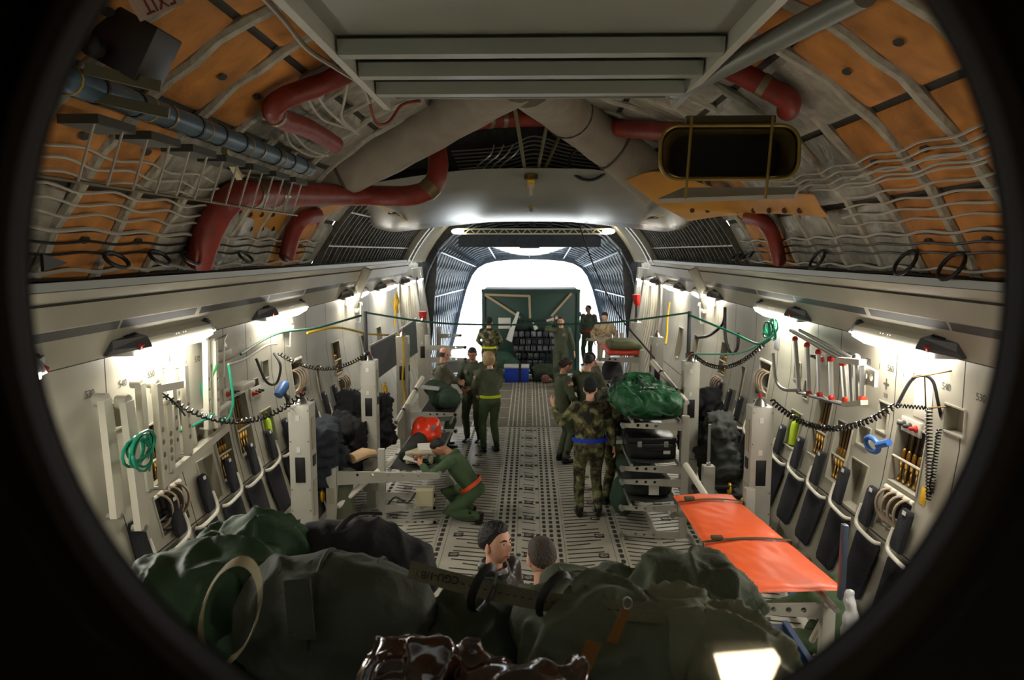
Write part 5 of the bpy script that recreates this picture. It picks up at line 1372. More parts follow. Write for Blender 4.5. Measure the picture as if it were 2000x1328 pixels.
coilcord(P(1834, 838, Y=5.4), P(1818, 965, Y=5.42), 0, 22, .016, .006, 'second vertical coiled cord beside the long one at the near right wall')
# ================================================================ CARGO
def blob(name, parts, m, vox=.02, wr=.012, wf=8, seed=1, parent=None, smooth=4, fold=0):
    """cloth body: union of balls / tubes, remeshed, wrinkled"""
    b = MB()
    for p in parts:
        if p[0] == 'b': b.ball(p[1], p[2], 14, 10, rot=p[3] if len(p) > 3 else None)
        elif p[0] == 't': b.tube(p[1], p[2], 14, flat=p[3] if len(p) > 3 else 1)
        elif p[0] == 'x': b.box(p[1], p[2], p[3] if len(p) > 3 else None, p[4] if len(p) > 4 else .04)
    return link(name, remesh(b, vox, smooth, wr, seed, wf, fold), m, parent)
# ---- container on the ramp edge
CG = mat('container_green', '24433a', .5, var=.12, vscale=2)
t = thing('cargo_container', 'big dark green cargo container standing on the ramp edge', 'container')
cx, y0, w_, h_ = .04, 20.35, 2.66, 2.3
b = MB(); b.box((cx, y0+1.0, h_/2+.06), (w_, 2.0, h_), None, .02); b.build('shell', CG, t, ang=30)
for sx in (-1, 1):
    b = MB(); b.box((cx+sx*(w_/2-.03), y0-.02, h_/2+.06), (.09, .06, h_)); b.build('corner_post', CG, t)
b = MB(); b.box((cx, y0-.02, h_+.04), (w_+.04, .08, .09)); b.build('top_rail', mat('container_rail', '203a30', .5), t)
b = MB(); b.box((cx, y0+1.0, .03), (w_+.1, 2.1, .06)); b.build('base_pallet', ALU, t)
b = MB(); b.box((cx+w_/2+.02, y0-.02, 1.7), (.06, .1, .12)); b.box((cx+w_/2+.02, y0-.02, 1.1), (.06, .1, .12)); b.build('hinge', CG, t)
b = MB(); b.box((cx-.72, y0-.03, 1.45), (.34, .01, .3)); b.build('paper_notice', mat('paper'), t)
TAN = mat('webbing_tan', 'a8977a', .8)
def strap(name, pts, w, m, label, cat='strap', group=None, th=.006, up=V((0, 0, 1))):
    b = MB(); b.tube(pts, [(w/2, th)]*len(pts), 4, up=up)
    return tag(b.build(name, m, None, smooth=False), label, cat, group)
f = y0-.09
for q, lab in (([(-1.22, f, 2.24), (-.25, f-.1, 1.62)], 'tan strap from the top left corner of the green container to its cargo net'), ([(-1.22, f, 2.24), (0, f, 2.2)], 'tan strap running along the top of the green container'), ([(0, f, 2.22), (.02, f-.06, 1.6)], 'short vertical tan strap in the middle of the green container'), ([(1.15, f, 2.28), (.6, f-.1, 1.66)], 'tan strap from the top right corner of the green container to its cargo net')):
    strap('tan_strap', [V(p) for p in q], .06, TAN, lab, up=V((0, 1, 0)))
# cargo net with pouches
t = thing('cargo_net', 'dark cargo net full of pouches hanging on the front of the green container', 'net')
b = MB()
for i in range(10):
    x = -.42 + .13*i; b.tube(smooth_pts([(x, f-.05, 1.62-.05*math.sin(PI*i/9)), (x-.02, f-.2, 1.1), (x, f-.24, .6), (x, f-.2, .2)], 4), .012, 5)
for k in range(9):
    z = 1.56-.16*k; b.tube([(-.44+.13*i, f-.08-.16*min(1, (1.6-z)/.6), z-.04*math.sin(PI*i/9)) for i in range(10)], .012, 5)
b.build('mesh', mat('net_dark', '1a1f24', .8), t)
b = MB(); b.box((.15, f-.05, .75), (1.2, .06, 1.4), None, .02); b.build('backing', mat('net_backing', '1c2a28', .9, var=.3), t)
rnd = random.Random(4); GP = mat('pouch_grey', '70747c', .6)
for r_ in range(5):
    for i in range(7 - (r_ > 2)*2):
        x = -.38 + .165*i + .03*(r_ % 2) + (r_ > 2)*.05; z = 1.18-.2*r_
        b = MB(); b.box((x, f-.15-.02*rnd.random(), z), (.13, .07, .15), Euler((0, rnd.uniform(-.12, .12), 0)).to_matrix(), .02)
        b.build('pouch', GP if rnd.random() < .7 else mat('pouch_dark', '2f3640', .7), t)
b = MB(); b.tube(smooth_pts([(-.3, f-.16, 1.78), (-.38, f-.2, 1.55), (-.47, f-.22, 1.3), (-.55, f-.22, 1.0)], 4), [(.05+.012*k, .03) for k in range(13)], 8); tag(b.build('white_tube_bag', mat('white_plastic', 'd0d2d0', .4)), 'long white plastic bag hanging at the left of the cargo net', 'bag')
b = MB(); b.tube([(.1, f-.2, 1.5), (.14, f-.22, 1.42), (.2, f-.22, 1.32)], [.01, .05, .07], 6); tag(b.build('white_pouch', mat('white_plastic')), 'small white pouch in the upper middle of the cargo net', 'pouch')
b = MB(); b.box((.62, f-.12, 1.58), (.32, .02, .06), Euler((0, -.3, 0)).to_matrix()); tag(b.build('white_tag', mat('white_plastic')), 'white strip label at the upper right of the cargo net', 'label')
for i, (x, z, r_) in enumerate(((-.25, 1.38, .2), (.3, 1.4, .24))):
    tag(blob('stuff_sack', [('b', (x, f-.16, z), (r_*1.4, .1, r_*.6))], mat('sack_dark', '1f2a2a', .8), .03, .015, 8, i), ('dark stuff sack in the upper left of the cargo net', 'dark stuff sack in the upper right of the cargo net')[i], 'bag')
tag(blob('duffel_bag', [('b', (-.75, 19.9, .38), (.42, .3, .36)), ('b', (-.5, 19.9, .3), (.3, .3, .28))], mat('duffel_green', '1f4030', .7), .035, .02, 6, 2), 'dark green duffel leaning on the green container left of the net', 'bag')
# cooler
t = thing('cooler', 'blue cooler with a white lid on the floor before the green container', 'cooler', (-.33, 19.35, 0))
b = MB(); b.box((0, 0, .19), (.62, .36, .38), None, .02, taper=1.05); b.build('tub', mat('cooler_blue', '1a3fb0', .35), t, ang=30)
b = MB(); b.box((0, 0, .41), (.66, .4, .06), None, .015); b.build('lid', mat('cooler_white', 'd8dad8', .35), t, ang=30)
b = MB(); b.box((.09, -.195, .24), (.06, .02, .46)); b.box((.09, 0, .445), (.06, .41, .01)); b.build('strap', CABK, t)
for sx in (-1, 1):
    b = MB(); b.box((sx*.33, 0, .3), (.03, .2, .04), None, .008); b.build('handle', mat('cooler_white'), t)
tag(blob('duffel_bag', [('t', [(.08, 19.35, .2), (.3, 19.4, .24), (.7, 19.4, .22), (.8, 19.4, .2)], [.18, .24, .23, .17])], mat('duffel_olive', '2b3826', .8), .025, .02, 7, 5), 'olive duffel lying right of the blue cooler', 'bag')
tag(blob('cloth_bundle', [('b', (.42, 19.05, .12), (.12, .1, .12)), ('b', (.5, 19.05, .08), (.12, .1, .07))], camo('bundle_cloth', ['5a3a34', '8a5a50', '3d2b28', 'a07468'], 16), .02, .012, 12, 6), 'reddish patterned bundle in front of the olive duffel', 'bundle')
# hose reel between the men
t = thing('hose_reel', 'white-framed hose reel with yellow hoses among the people at right', 'reel', (1.32, 14.3, 0))
b = MB(); b.box((0, 0, .6), (.28, .34, 1.15), None, .03); b.box((0, 0, 1.22), (.24, .3, .14), None, .05); b.build('casing', OFFW, t, ang=30)
for sx in (-1, 1):
    for k in range(3):
        b = MB(); b.tube([(sx*(.18+.045*k), .22*math.cos(a), .9+.24*math.sin(a)) for a in [2*PI*i/16 for i in range(16)]], .024, 8, closed=True); b.build('hose_loop', YEL, t)
b = MB()
for k in range(3): b.lathe([(.001, 0), (.035, 0), (.035, .01)], (-.07+.07*k, -.17, 1.05), (0, -1, 0), 10)
b.build('vent_hole', DARK, t)['kind'] = 'stuff'
tag(blob('backpack', [('b', (1.5, 13.3, 1.24), (.2, .16, .28)), ('b', (1.5, 13.25, 1.12), (.22, .18, .18))], mat('pack_black', '15181c', .8), .03, .01, 8, 3), 'black backpack at the edge of the right stretchers', 'bag')
# ---- right stretcher station: green kit bag, cases
def litter(x0, x1, y0, y1, z, m, label, pole=True):
    t = thing('litter', label, 'stretcher')
    for x in (x0, x1):
        b = MB(); b.tube([(x, y0-.12, z), (x, y1+.12, z)], .02, 8); b.build('pole', ALU, t)
    b = MB(); n = 10
    rows = [[b.bm.verts.new((x0+(x1-x0)*i/6, y0+(y1-y0)*k/n, z+.02-.03*math.sin(PI*i/6))) for i in range(7)] for k in range(n+1)]
    for k in range(n):
        for i in range(6): b._f([rows[k][i], rows[k][i+1], rows[k+1][i+1], rows[k+1][i]])
    b.build('canvas', m, t); return t
MESH = mat('litter_mesh', '33352f', .8)
litter(1.2, 1.76, 8.6, 10.8, 1.44, MESH, 'stretcher under the green kit bag')
litter(1.2, 1.76, 8.6, 10.8, .92, MESH, 'stretcher under the black cases')
litter(1.2, 1.76, 8.6, 10.8, .44, MESH, 'low stretcher under the dark bag with a label')
litter(-1.76, -1.2, 9.1, 11.1, .66, MESH, 'left stretcher with the orange bag')
litter(1.3, 1.84, 12.3, 14.6, .92, MESH, 'stretcher under the black backpack at right')
KITG = mat('kitbag_green', '1d5a34', .55, var=.15, vscale=5)
t = thing('kit_bag', 'large bright green kit bag lying on the right stretcher', 'bag')
blob('bag_body', [('x', (1.46, 9.25, 1.58), (.72, 1.15, .24), None, .1), ('b', (1.46, 8.8, 1.56), (.36, .16, .15)), ('b', (1.46, 9.9, 1.6), (.3, .3, .16)), ('b', (1.15, 9.2, 1.6), (.12, .5, .12))], KITG, .018, .01, 5, 4, t, 4, .035)
b = MB(); b.tube([(1.12, 9.0, 1.70), (1.46, 8.98, 1.74), (1.8, 9.0, 1.70)], .012, 6); b.tube([(1.46, 8.98, 1.74), (1.44, 9.8, 1.75)], .012, 6); b.build('zip', mat('zip_dark', '10301c', .6), t)
b = MB(); b.box((1.5, 9.08, 1.735), (.16, .05, .006)); b.build('name_tag', LABELW, t)
for sx in (-1, 1):
    b = MB(); b.tube(smooth_pts([(1.46+sx*.3, 8.66, 1.6), (1.46+sx*.22, 8.58, 1.5), (1.46+sx*.05, 8.6, 1.54)], 4), [(.02, .004)]*9, 4); b.build('handle', mat('zip_dark'), t)
t = thing('red_pad', 'red folded pad behind the green kit bag', 'pad'); b = MB(); b.box((1.5, 10.25, 1.56), (.6, .7, .12), None, .03); b.build('cushion', mat('pad_red', 'd8503a', .5), t)
def case(x, y, z, sx, sy, sz, m, label, name='hard_case'):
    t = thing(name, label, 'case', (x, y, z))
    b = MB(); b.box((0, 0, sz*.36), (sx, sy, sz*.72), None, .015); b.build('base', m, t, ang=30)
    b = MB(); b.box((0, 0, sz*.87), (sx*1.02, sy*1.02, sz*.26), None, .015); b.build('lid', m, t, ang=30)
    for k in (-.28, .28):
        b = MB(); b.box((sx*k, -sy/2-.01, sz*.7), (.05, .02, .07), None, .004); b.build('latch', GREYM, t)
    b = MB(); b.tube(smooth_pts([(-.09, -sy/2-.005, sz*.5), (-.08, -sy/2-.03, sz*.45), (.08, -sy/2-.03, sz*.45), (.09, -sy/2-.005, sz*.5)], 3), .01, 6); b.build('handle', BLACKP, t)
    b = MB(); b.box((sx*.3, -sy/2-.004, sz*.3), (.08, .004, .04)); b.build('label_plate', LABELW, t)
case(1.48, 8.95, .945, .56, .5, .25, mat('case_black', '17181a', .3), 'front black hard case on the right stretcher')
case(1.46, 9.58, .945, .52, .6, .27, mat('case_black'), 'rear black hard case on the right stretcher')
case(1.4, 10.35, .945, .5, .45, .36, mat('case_red', 'c8281c', .45), 'bright red hard case behind the black ones')
t = thing('carry_bag', 'dark bag with a white label on the low right stretcher', 'bag')
blob('bag_body', [('x', (1.45, 8.95, .58), (.56, .5, .24), None, .07)], mat('bag_dark', '1e2420', .85), .025, .012, 8, 8, t)
b = MB(); b.box((1.5, 8.672, .56), (.12, .006, .12)); b.build('label_plate', LABELW, t)
b = MB(); b.tube(smooth_pts([(1.3, 8.67, .6), (1.33, 8.64, .66), (1.42, 8.66, .66)], 3), .008, 6); b.build('handle', CABK, t)
tag(blob('stuff_sack', [('b', (1.42, 9.7, .6), (.26, .3, .17))], mat('sack_green', '26402e', .8), .03, .015, 7, 9), 'dark green sack behind the labelled bag on the low right stretcher', 'bag')
tag(blob('green_sack', [('b', (1.2, 9.25, .3), (.16, .25, .26))], mat('sack_green'), .03, .015, 7, 12), 'dark green sack on the floor beneath the right stretchers', 'bag')
b = MB(); b.box((1.15, 9.6, .97), (.2, .5, .05), Euler((0, 0, .1)).to_matrix(), .005); tag(b.build('white_board', mat('paper')), 'white board at the aisle side of the black cases', 'board')
# folded litter stack further back
t = thing('folded_litter', 'folded red litter pad at the far right stretcher', 'pad'); blob('pad', [('x', (1.6, 12.7, 1.74), (.62, 1.1, .1), None, .04)], mat('pad_red'), .03, .012, 8, 3, t)
t = thing('blanket', 'folded olive blanket lying on the far right red pad', 'blanket'); blob('folds', [('x', (1.6, 12.55, 1.84), (.54, .8, .09), None, .035), ('x', (1.56, 12.5, 1.9), (.4, .6, .05), None, .02)], mat('blanket_olive', '5d6040', .9), .025, .014, 9, 4, t)
# orange litter, near right
t = thing('orange_litter', 'bright orange covered litter on the near right support', 'stretcher')
OR = mat('cover_orange', 'ff6a34', .42, var=.06, vscale=6)
c1 = [V((1.32, 6.62, 1.17)), V((1.86, 6.66, 1.17)), V((2.10, 4.74, 1.16)), V((1.36, 4.68, 1.16))]
b = MB(); n, m_ = 60, 24; rows = []
for s_ in (1, -1):
    rr = []
    for i in range(n+1):
        row = []
        for j in range(m_+1):
            u, v_ = i/n, j/m_; p = c1[0].lerp(c1[3], u).lerp(c1[1].lerp(c1[2], u), v_)
            th = .055*(max(0, math.sin(PI*min(max(v_, 0), 1)))**.45)*(max(0, math.sin(PI*u))**.25)
            wk = noise.noise(V((p.x*6, p.y*3.5, 2)))*.012 + noise.noise(V((p.x*14+p.y*6, p.y*7, 5)))*.008
            pin = sum(-.022*math.exp(-((u-q)/.022)**2) for q in (.13, .59))
            row.append(b.bm.verts.new(p + V((0, 0, .012 + (th + wk*min(1, th/.03) + pin*min(1, th/.03)) if s_ > 0 else .012 - th*.25))))
        rr.append(row)
    rows.append(rr)
for rr in rows:
    for i in range(n):
        for j in range(m_): b._f([rr[i][j], rr[i+1][j], rr[i+1][j+1], rr[i][j+1]])
A, B = rows
for i in range(n):
    for j in (0, m_): b._f([A[i][j], A[i+1][j], B[i+1][j], B[i][j]])
for j in range(m_):
    for i in (0, n): b._f([A[i][j], A[i][j+1], B[i][j+1], B[i][j]])
b.build('cover', OR, t, ang=70)
STRAPO = mat('strap_olive', '4c4630', .85)
for q in (.13, .59):
    L, R_ = c1[0].lerp(c1[3], q), c1[1].lerp(c1[2], q); b = MB()
    pts = [L + V((-.01, 0, -.05)), L+V((-.012, 0, .04))] + [L.lerp(R_, k/8) + V((0, 0, .018 + .045*math.sin(PI*k/8)**.45)) for k in range(1, 8)] + [R_+V((.012, 0, .04)), R_+V((.01, 0, -.05))]
    b.tube(pts, [(.022, .004)]*len(pts), 4, up=V((1, 0, 0))); s_ = b.build('strap', STRAPO, t)
    b = MB(); b.box(L+V((.09, 0, .075)), (.09, .05, .025), None, .006); b.build('knot', STRAPO, s_)
for x0, x1 in ((1.4, 1.5), (1.88, 1.97)):
    b = MB(); b.tube([(x0, 6.75, 1.135), (x1, 4.55, 1.125)], .02, 8); b.build('pole', ALU, t)
# left stretcher station
t = thing('splint_bag', 'shiny orange bag with an emblem on the left stretcher', 'bag')
blob('bag_body', [('b', (-1.5, 10.1, .96), (.13, .2, .17)), ('b', (-1.34, 10.05, .97), (.13, .2, .17)), ('b', (-1.42, 10.0, .9), (.22, .18, .13))], mat('bag_orange', 'f0401c', .3), .018, .006, 8, 3, t)
b = MB(); b.lathe([(.001, .006), (.035, .006), (.035, 0)], (-1.31, 9.87, 1.02), (.15, -1, .25), 12); b.build('emblem', mat('emblem_grey', '6a6a70', .5), t)
tag(blob('mat_roll', [('t', [(-1.62, 9.4, .74), (-1.5, 9.8, .84), (-1.44, 10.2, .86)], [.1, .12, .11])], mat('roll_dark', '2e312c', .8), .02, .01, 8, 2), 'dark padded roll leaning under the orange bag', 'roll')
case(-1.42, 9.55, .67, .36, .45, .16, mat('case_cream', 'b8b090', .4), 'flat cream case below the orange bag', 'equipment_case')
b = MB(); b.box((-1.36, 9.5, .85), (.2, .26, .02), Euler((.1, 0, .2)).to_matrix()); tag(b.build('paper_sheet', mat('paper')), 'white paper lying on the flat case by the crouching man', 'paper')
t = thing('battery_unit', 'cream battery unit with cables on the lowest left arms', 'equipment', (-1.4, 9.0, .26))
b = MB(); b.box((.1, 0, .1), (.22, .24, .2), None, .01); b.build('case', mat('case_cream'), t, ang=30); b = MB(); b.tube(smooth_pts([(0, -.13, .18), (-.1, -.16, .06), (-.25, -.12, .12), (-.35, -.1, .02)], 4), .012, 6); b.build('cable', CABK, t)
tag(blob('green_pack', [('b', (-1.45, 12.2, 1.0), (.24, .35, .2)), ('b', (-1.3, 11.9, 1.02), (.2, .25, .16)), ('b', (-1.6, 12.4, 1.1), (.2, .25, .14))], mat('pack_green', '2c4430', .8), .03, .02, 7, 3), 'bulky green pack on the stretcher beside the bald man', 'bag')
for i in range(3):
    b = MB(); b.box((-1.62, 11.85+.1*i, 1.19+.0*i), (.3, .05, .02), Euler((0, .15, .3)).to_matrix()); tag(b.build('white_strip', mat('white_plastic')), '%s white strip lying on the bulky green pack' % ('nearest', 'middle', 'farthest')[i], 'strip')
litter(-1.76, -1.2, 11.2, 13.0, .80, MESH, 'left stretcher under the bulky green pack')
litter(-1.76, -1.2, 13.3, 15.0, 1.22, MESH, 'dark stretcher between the far left supports')
# gear piled outside the left stanchions
for i, (p, r_, m, lab) in enumerate((((-2.48, 8.7, 1.0), (.2, .3, .42), mat('navy_cloth', '1b2029', .85), 'dark navy jacket hanging at the left wall behind the nearest left stanchion'),
        ((-2.42, 9.5, .9), (.22, .35, .4), mat('black_cloth', '101113', .85), 'heap of black gear at the left wall beside the second left stanchion'), ((-2.42, 10.6, 1.0), (.2, .5, .4), mat('black_cloth'), 'heap of black bags behind the second left stanchion'),
        ((2.46, 9.3, .95), (.22, .28, .46), mat('grey_cloth', '3f423e', .85), 'grey-olive jacket hanging behind the second right stanchion'), ((2.42, 10.4, 1.1), (.22, .4, .4), mat('black_cloth'), 'heap of black equipment with straps behind the second right stanchion'))):
    tag(blob('hanging_gear', [('x', p, (r_[0]*1.3, r_[1]*1.5, r_[2]*1.7), Euler((.15, .1, i)).to_matrix(), .08), ('x', (p[0]*.99, p[1]+.2, p[2]-.28), (r_[0]*1.4, r_[1]*1.3, r_[2]*1.2), Euler((-.3, 0, i*.7)).to_matrix(), .06), ('b', (p[0]*.97, p[1]-.12, p[2]+.22), (.12, .14, .12))], m, .03, .02, 6, i, None, 4, .06), lab, 'gear')
b = MB(); b.tube([(-2.22, 9.0, .83), (-2.1, 9.15, .86), (-1.98, 9.25, .84)], [.09, .1, .06], 10, flat=.7); tag(b.build('tan_cushion', mat('tan_cloth', 'c8a880', .7)), 'tan cushion lying beside the second left stanchion', 'cushion')
tag(blob('olive_roll', [('t', [(-2.25, 8.85, .75), (-2.28, 8.72, .5), (-2.2, 8.6, .2), (-2.1, 8.6, .1)], [.12, .13, .13, .1])], mat('roll_olive', '4c503c', .85), .02, .012, 8, 4), 'olive rolled mattress behind the low square post', 'roll')
# black rails / folded seats on the floor at right
t = thing('folded_seat_pallet', 'low black folded frame on the floor between the right stanchions', 'frame')
for k in range(6):
    b = MB(); b.box((2.32, 7.25+.35*k, .5), (.5, .06, .05), None, .008); b.build('slat', mat('frame_black', '1c1d1f', .5), t)
for x in (2.08, 2.55):
    b = MB(); b.box((x, 8.1, .46), (.05, 2.1, .05)); b.build('side_rail', mat('frame_black'), t)
    for y in (7.2, 9.0):
        b = MB(); b.box((x, y, .22), (.05, .05, .44)); b.build('leg', mat('frame_black'), t)
tag(blob('blue_bag', [('b', (2.4, 6.05, .52), (.2, .26, .1))], mat('blue_plastic', '4a62b0', .25), .02, .016, 11, 3), 'blue plastic bag beside the head end of the orange litter', 'bag')
tag(blob('hanging_clear_bag', [('t', [(2.02, 4.5, 1.28), (2.03, 4.48, 1.08), (2.0, 4.44, .86), (1.88, 4.4, .6)], [.03, .05, .07, .09])], mat('clear_plastic', 'c8c8c8', .15, spec=.9), .014, .016, 16, 3), 'crumpled clear plastic bag hanging from the near corner of the orange litter', 'bag')
t = thing('blue_ladder', 'blue ladder-like frame sticking out right of the olive bags', 'frame')
A, B = P(1492, 1218, Y=2.9), P(1555, 1325, Y=2.5)
for dx in (0, .085):
    b = MB(); b.beam(A+V((dx, 0, 0)), B+V((dx, 0, 0)), .022, .03); b.build('rail', mat('ladder_blue', '35588a', .4), t)
b = MB(); b.beam(A+V((.042, 0, -.005)), B+V((.042, 0, -.005)), .06, .012); b.build('web', mat('ladder_blue'), t)
b = MB(); b.lathe([(.001, 0), (.12, 0), (.12, .12), (.001, .12)], (-2.55, 8.0, .3), (0, 1, 0), 14)
# red cups, extinguisher far left / right
for px, py, lab in ((826, 618, 'red fire bucket on the far left wall near the ramp'), (1243, 585, 'red folded flag tag on the far right wall near the ramp')):
    c = P(px, py, Y=17.6); t = thing('red_marker', lab, 'marker'); b = MB(); b.tube([c+V((0, 0, .12)), c+V((0, 0, .0)), c+V((.03, 0, -.14))], [.1, .09, .06], 8); b.build('body', RED, t)
    b = MB(); b.box(c+V((0, .05, -.4)), (.05, .05, .8)); b.build('post', BLACKP, t)
# tie-down rings in the floor
def ringmesh():
    b = MB(); b.box((0, 0, .002), (.115, .115, .004), None, m=0); b.box((0, 0, .006), (.095, .02, .008), m=1)
    b.tube([(.035*math.cos(a), .03*math.sin(a), .006) for a in [2*PI*k/12 for k in range(12)]], .006, 5, 1, closed=True); return b.mesh('floor_ring')
RM = ringmesh(); RM.materials.append(mat('cup_dark', '2b2a26', .6)); RM.materials.append(mat('ring_steel', '9a968a', .4, .6))
for x, lab in ((0, 'in the middle row of the floor'), (-.85, 'in the left row of the floor'), (.85, 'in the right row of the floor'), (-1.75, 'in the outer left row'), (1.75, 'in the outer right row')):
    for k in range(19):
        o = bpy.data.objects.new('floor_ring', RM); C.objects.link(o); o.location = (x, 3.32 + .59*k, 0)
        tag(o, 'recessed steel tie-down ring ' + lab, 'tie-down ring', 'tie-down rings ' + lab)
# ================================================================ NEAR BAGS ON THE STOWAGE PLATFORM
BAGG = mat('bag_olive', '535a46', .8, var=.15, vscale=4, bump=.25, bscale=40); BAGD = mat('bag_charcoal', '232528', .8, var=.15, vscale=4, bump=.25, bscale=40)
BAGL = mat('bag_green', '324f33', .6, var=.15, vscale=4, bump=.2, bscale=30)
t = thing('stowage_platform', 'dark platform the near bags are piled on', 'platform')
b = MB(); b.box((-.38, 2.3, 1.58), (2.3, 1.9, .08)); b.build('deck', mat('platform_dark', '1d1d1b', .8), t)
for x in (-1.45, .7):
    for y in (1.4, 3.2):
        b = MB(); b.box((x, y, .77), (.07, .07, 1.54)); b.build('leg', mat('platform_dark'), t)
def seam(parent, pts, m, r=.006):
    b = MB(); b.tube(smooth_pts(pts, 4), r, 6); return b.build('seam_piping', m, parent)
PIPE = mat('piping_dark', '2a2c26', .7); WEBT = mat('webbing_khaki', 'aea584', .85); WEBO = mat('webbing_olive', '6d6a52', .85, bump=.4, bscale=120)
def bag(name, label, parts, m, wr=.014, wf=6, seed=1, vox=.013):
    t = thing(name, label, 'bag'); blob('bag_body', parts, m, vox, wr*.6, wf*.62, seed, t, 7, fold=wr*1.5); return t
c = P(672, 1215, Y=2.55)
t = bag('duffel_bag', 'large dark olive duffel with a rounded end, centre left of the near pile', [('t', [c+V((-.31, .1, -.02)), c+V((-.27, .06, 0)), c+V((-.1, 0, .02)), c+V((.12, -.02, .0)), c+V((.26, 0, -.03)), c+V((.30, .02, -.04))], [.12, .2, .225, .22, .19, .12]), ('b', c+V((-.05, .0, -.1)), (.3, .24, .2))], mat('bag_slate', '41463b', .75, var=.15, vscale=4, bump=.25, bscale=40), .012, 5, 2)
b = MB(); b.tube([c+V((-.06, .21*math.cos(a)*1.1, .02+.238*math.sin(a))) for a in [PI*k/12 for k in range(13)]], .008, 6); b.build('zip', PIPE, t)
b = MB(); b.tube([c+V((.13, .21*math.cos(a)*1.1, .232*math.sin(a)-.005)) for a in [PI*k/12 + .1 for k in range(13)]], .007, 6); b.build('seam_piping', PIPE, t)
fl = P(585, 1190, Y=2.29)
b = MB(); b.box(fl, (.09, .012, .2), Euler((-.15, -.1, 0)).to_matrix(), .005); fp = b.build('side_flap', mat('bag_slate'), t)
b = MB(); b.ball(fl + V((-.012, -.012, -.08)), .008, 8, 6); b.build('snap', BRD, fp)
c = P(700, 1095, Y=3.15)
t = bag('duffel_bag', 'black soft-sided duffel behind the large olive one', [('t', [c+V((-.27, 0, -.08)), c+V((-.2, 0, .02)), c+V((.06, 0, .03)), c+V((.24, 0, -.06)), c+V((.3, 0, -.14))], [.08, .15, .16, .14, .07]), ('x', c+V((0, 0, -.15)), (.56, .34, .25), None, .06)], BAGD, .01, 5, 3)
b = MB(); b.tube(smooth_pts([c+V((-.1, -.12, .13)), c+V((-.02, 0, .21)), c+V((.1, .05, .2))], 4), [(.02, .005)]*9, 4); b.build('carry_handle', CABK, t)
c = P(480, 1065, Y=3.05)
t = bag('kit_bag', 'crumpled green kit bag at the back left of the near pile', [('x', c+V((0, 0, -.05)), (.36, .3, .22), Euler((0, -.12, .1)).to_matrix(), .05), ('b', c+V((.08, .0, .0)), (.17, .16, .13)), ('x', c+V((-.02, 0, -.22)), (.44, .36, .26), None, .06)], BAGL, .03, 5, 4)
b = MB(); b.ball(c+V((.05, -.16, .02)), .008, 6, 4); b.build('snap', STEEL, t)
c = P(375, 1180, Y=2.65)
t = bag('kit_bag', 'green kit bag with loose folds at the far left of the near pile', [('b', c, (.24, .24, .18)), ('b', c+V((.12, .1, .05)), (.18, .2, .12)), ('x', c+V((.02, 0, -.2)), (.46, .42, .3), None, .08)], BAGL, .032, 4.5, 6)
b = MB(); b.ball(c+V((.0, -.235, -.03)), .007, 6, 4); b.build('snap', STEEL, t)
# tan carrying loop
b = MB(); pts = [P(395+55 + 55*math.cos(a) + 20*math.sin(a), 1195 - 100*math.sin(a), Y=2.28 - .06*math.sin(a)) for a in [R(-75) + R(330)*k/30 for k in range(31)]]
b.tube(pts, [(.024, .004)]*len(pts), 4, up=V((1, 0, 0))); tag(b.build('strap_loop', WEBT), 'wide tan webbing loop standing up in front of the left green bag', 'strap')
# middle low bags
c = P(950, 1262, Y=2.5)
t = bag('kit_bag', 'dark green crumpled bag in the middle of the near pile under the strap', [('b', c, (.26, .26, .16)), ('b', c+V((.18, .05, .0)), (.16, .2, .13)), ('x', c+V((.05, .1, -.16)), (.6, .4, .25), None, .08)], mat('bag_deep_green', '273322', .75, var=.15, bump=.2, bscale=30), .034, 5, 7)
c = P(1150, 1255, Y=2.35)
t = bag('kit_bag', 'olive bag with deep folds right of the middle, brown tag hanging on it', [('b', c, (.24, .24, .17)), ('b', c+V((-.12, .06, .04)), (.15, .18, .1)), ('b', c+V((.15, 0, -.04)), (.16, .2, .16)), ('x', c+V((0, .1, -.18)), (.56, .4, .25), None, .08)], BAGG, .034, 5, 9)
c = P(1150, 1160, Y=2.85)
t = bag('kit_bag', 'olive bag flap folded upright behind the strap', [('b', c+V((-.1, 0, .0)), (.14, .1, .10), Euler((0, -.5, 0)).to_matrix()), ('b', c+V((.08, .05, -.03)), (.17, .15, .10)), ('x', c+V((.02, .05, -.16)), (.44, .3, .24), None, .06)], BAGG, .026, 6, 11)
c = P(1345, 1195, Y=2.75)
t = bag('duffel_bag', 'olive duffel with a dark side at the right of the near pile', [('t', [c+V((-.2, .05, -.04)), c+V((-.1, .02, .03)), c+V((.1, 0, .04)), c+V((.19, 0, -.03))], [.12, .185, .185, .13]), ('x', c+V((0, 0, -.2)), (.42, .36, .3), None, .08)], BAGG, .02, 6, 13)
seam(t, [c+V((.02, -.16, .14)), c+V((.04, -.2, .02)), c+V((.07, -.2, -.1))], PIPE)
c = P(1420, 1290, Y=2.3)
t = bag('rucksack', 'pale olive rucksack with loose straps at the lower right of the near pile', [('b', c, (.2, .2, .15)), ('b', c+V((-.16, .06, .02)), (.15, .18, .15)), ('x', c+V((0, .1, -.16)), (.42, .36, .24), None, .08)], mat('bag_pale_olive', '74775f', .8, var=.15, bump=.2, bscale=40), .028, 6, 15)
b = MB(); b.tube(smooth_pts([P(1400, 1200, Y=2.4), P(1450, 1235, Y=2.3), P(1500, 1245, Y=2.35), P(1520, 1262, Y=2.4), P(1480, 1262, Y=2.4)], 5), [(.018, .004)]*21, 4); b.build('shoulder_strap', WEBO, t)
b = MB(); b.lathe([(.012, 0), (.016, .01), (.016, .05), (.01, .06)], P(1520, 1272, Y=2.35), (.4, 0, .8), 10); b.build('buckle', BRASS, t)
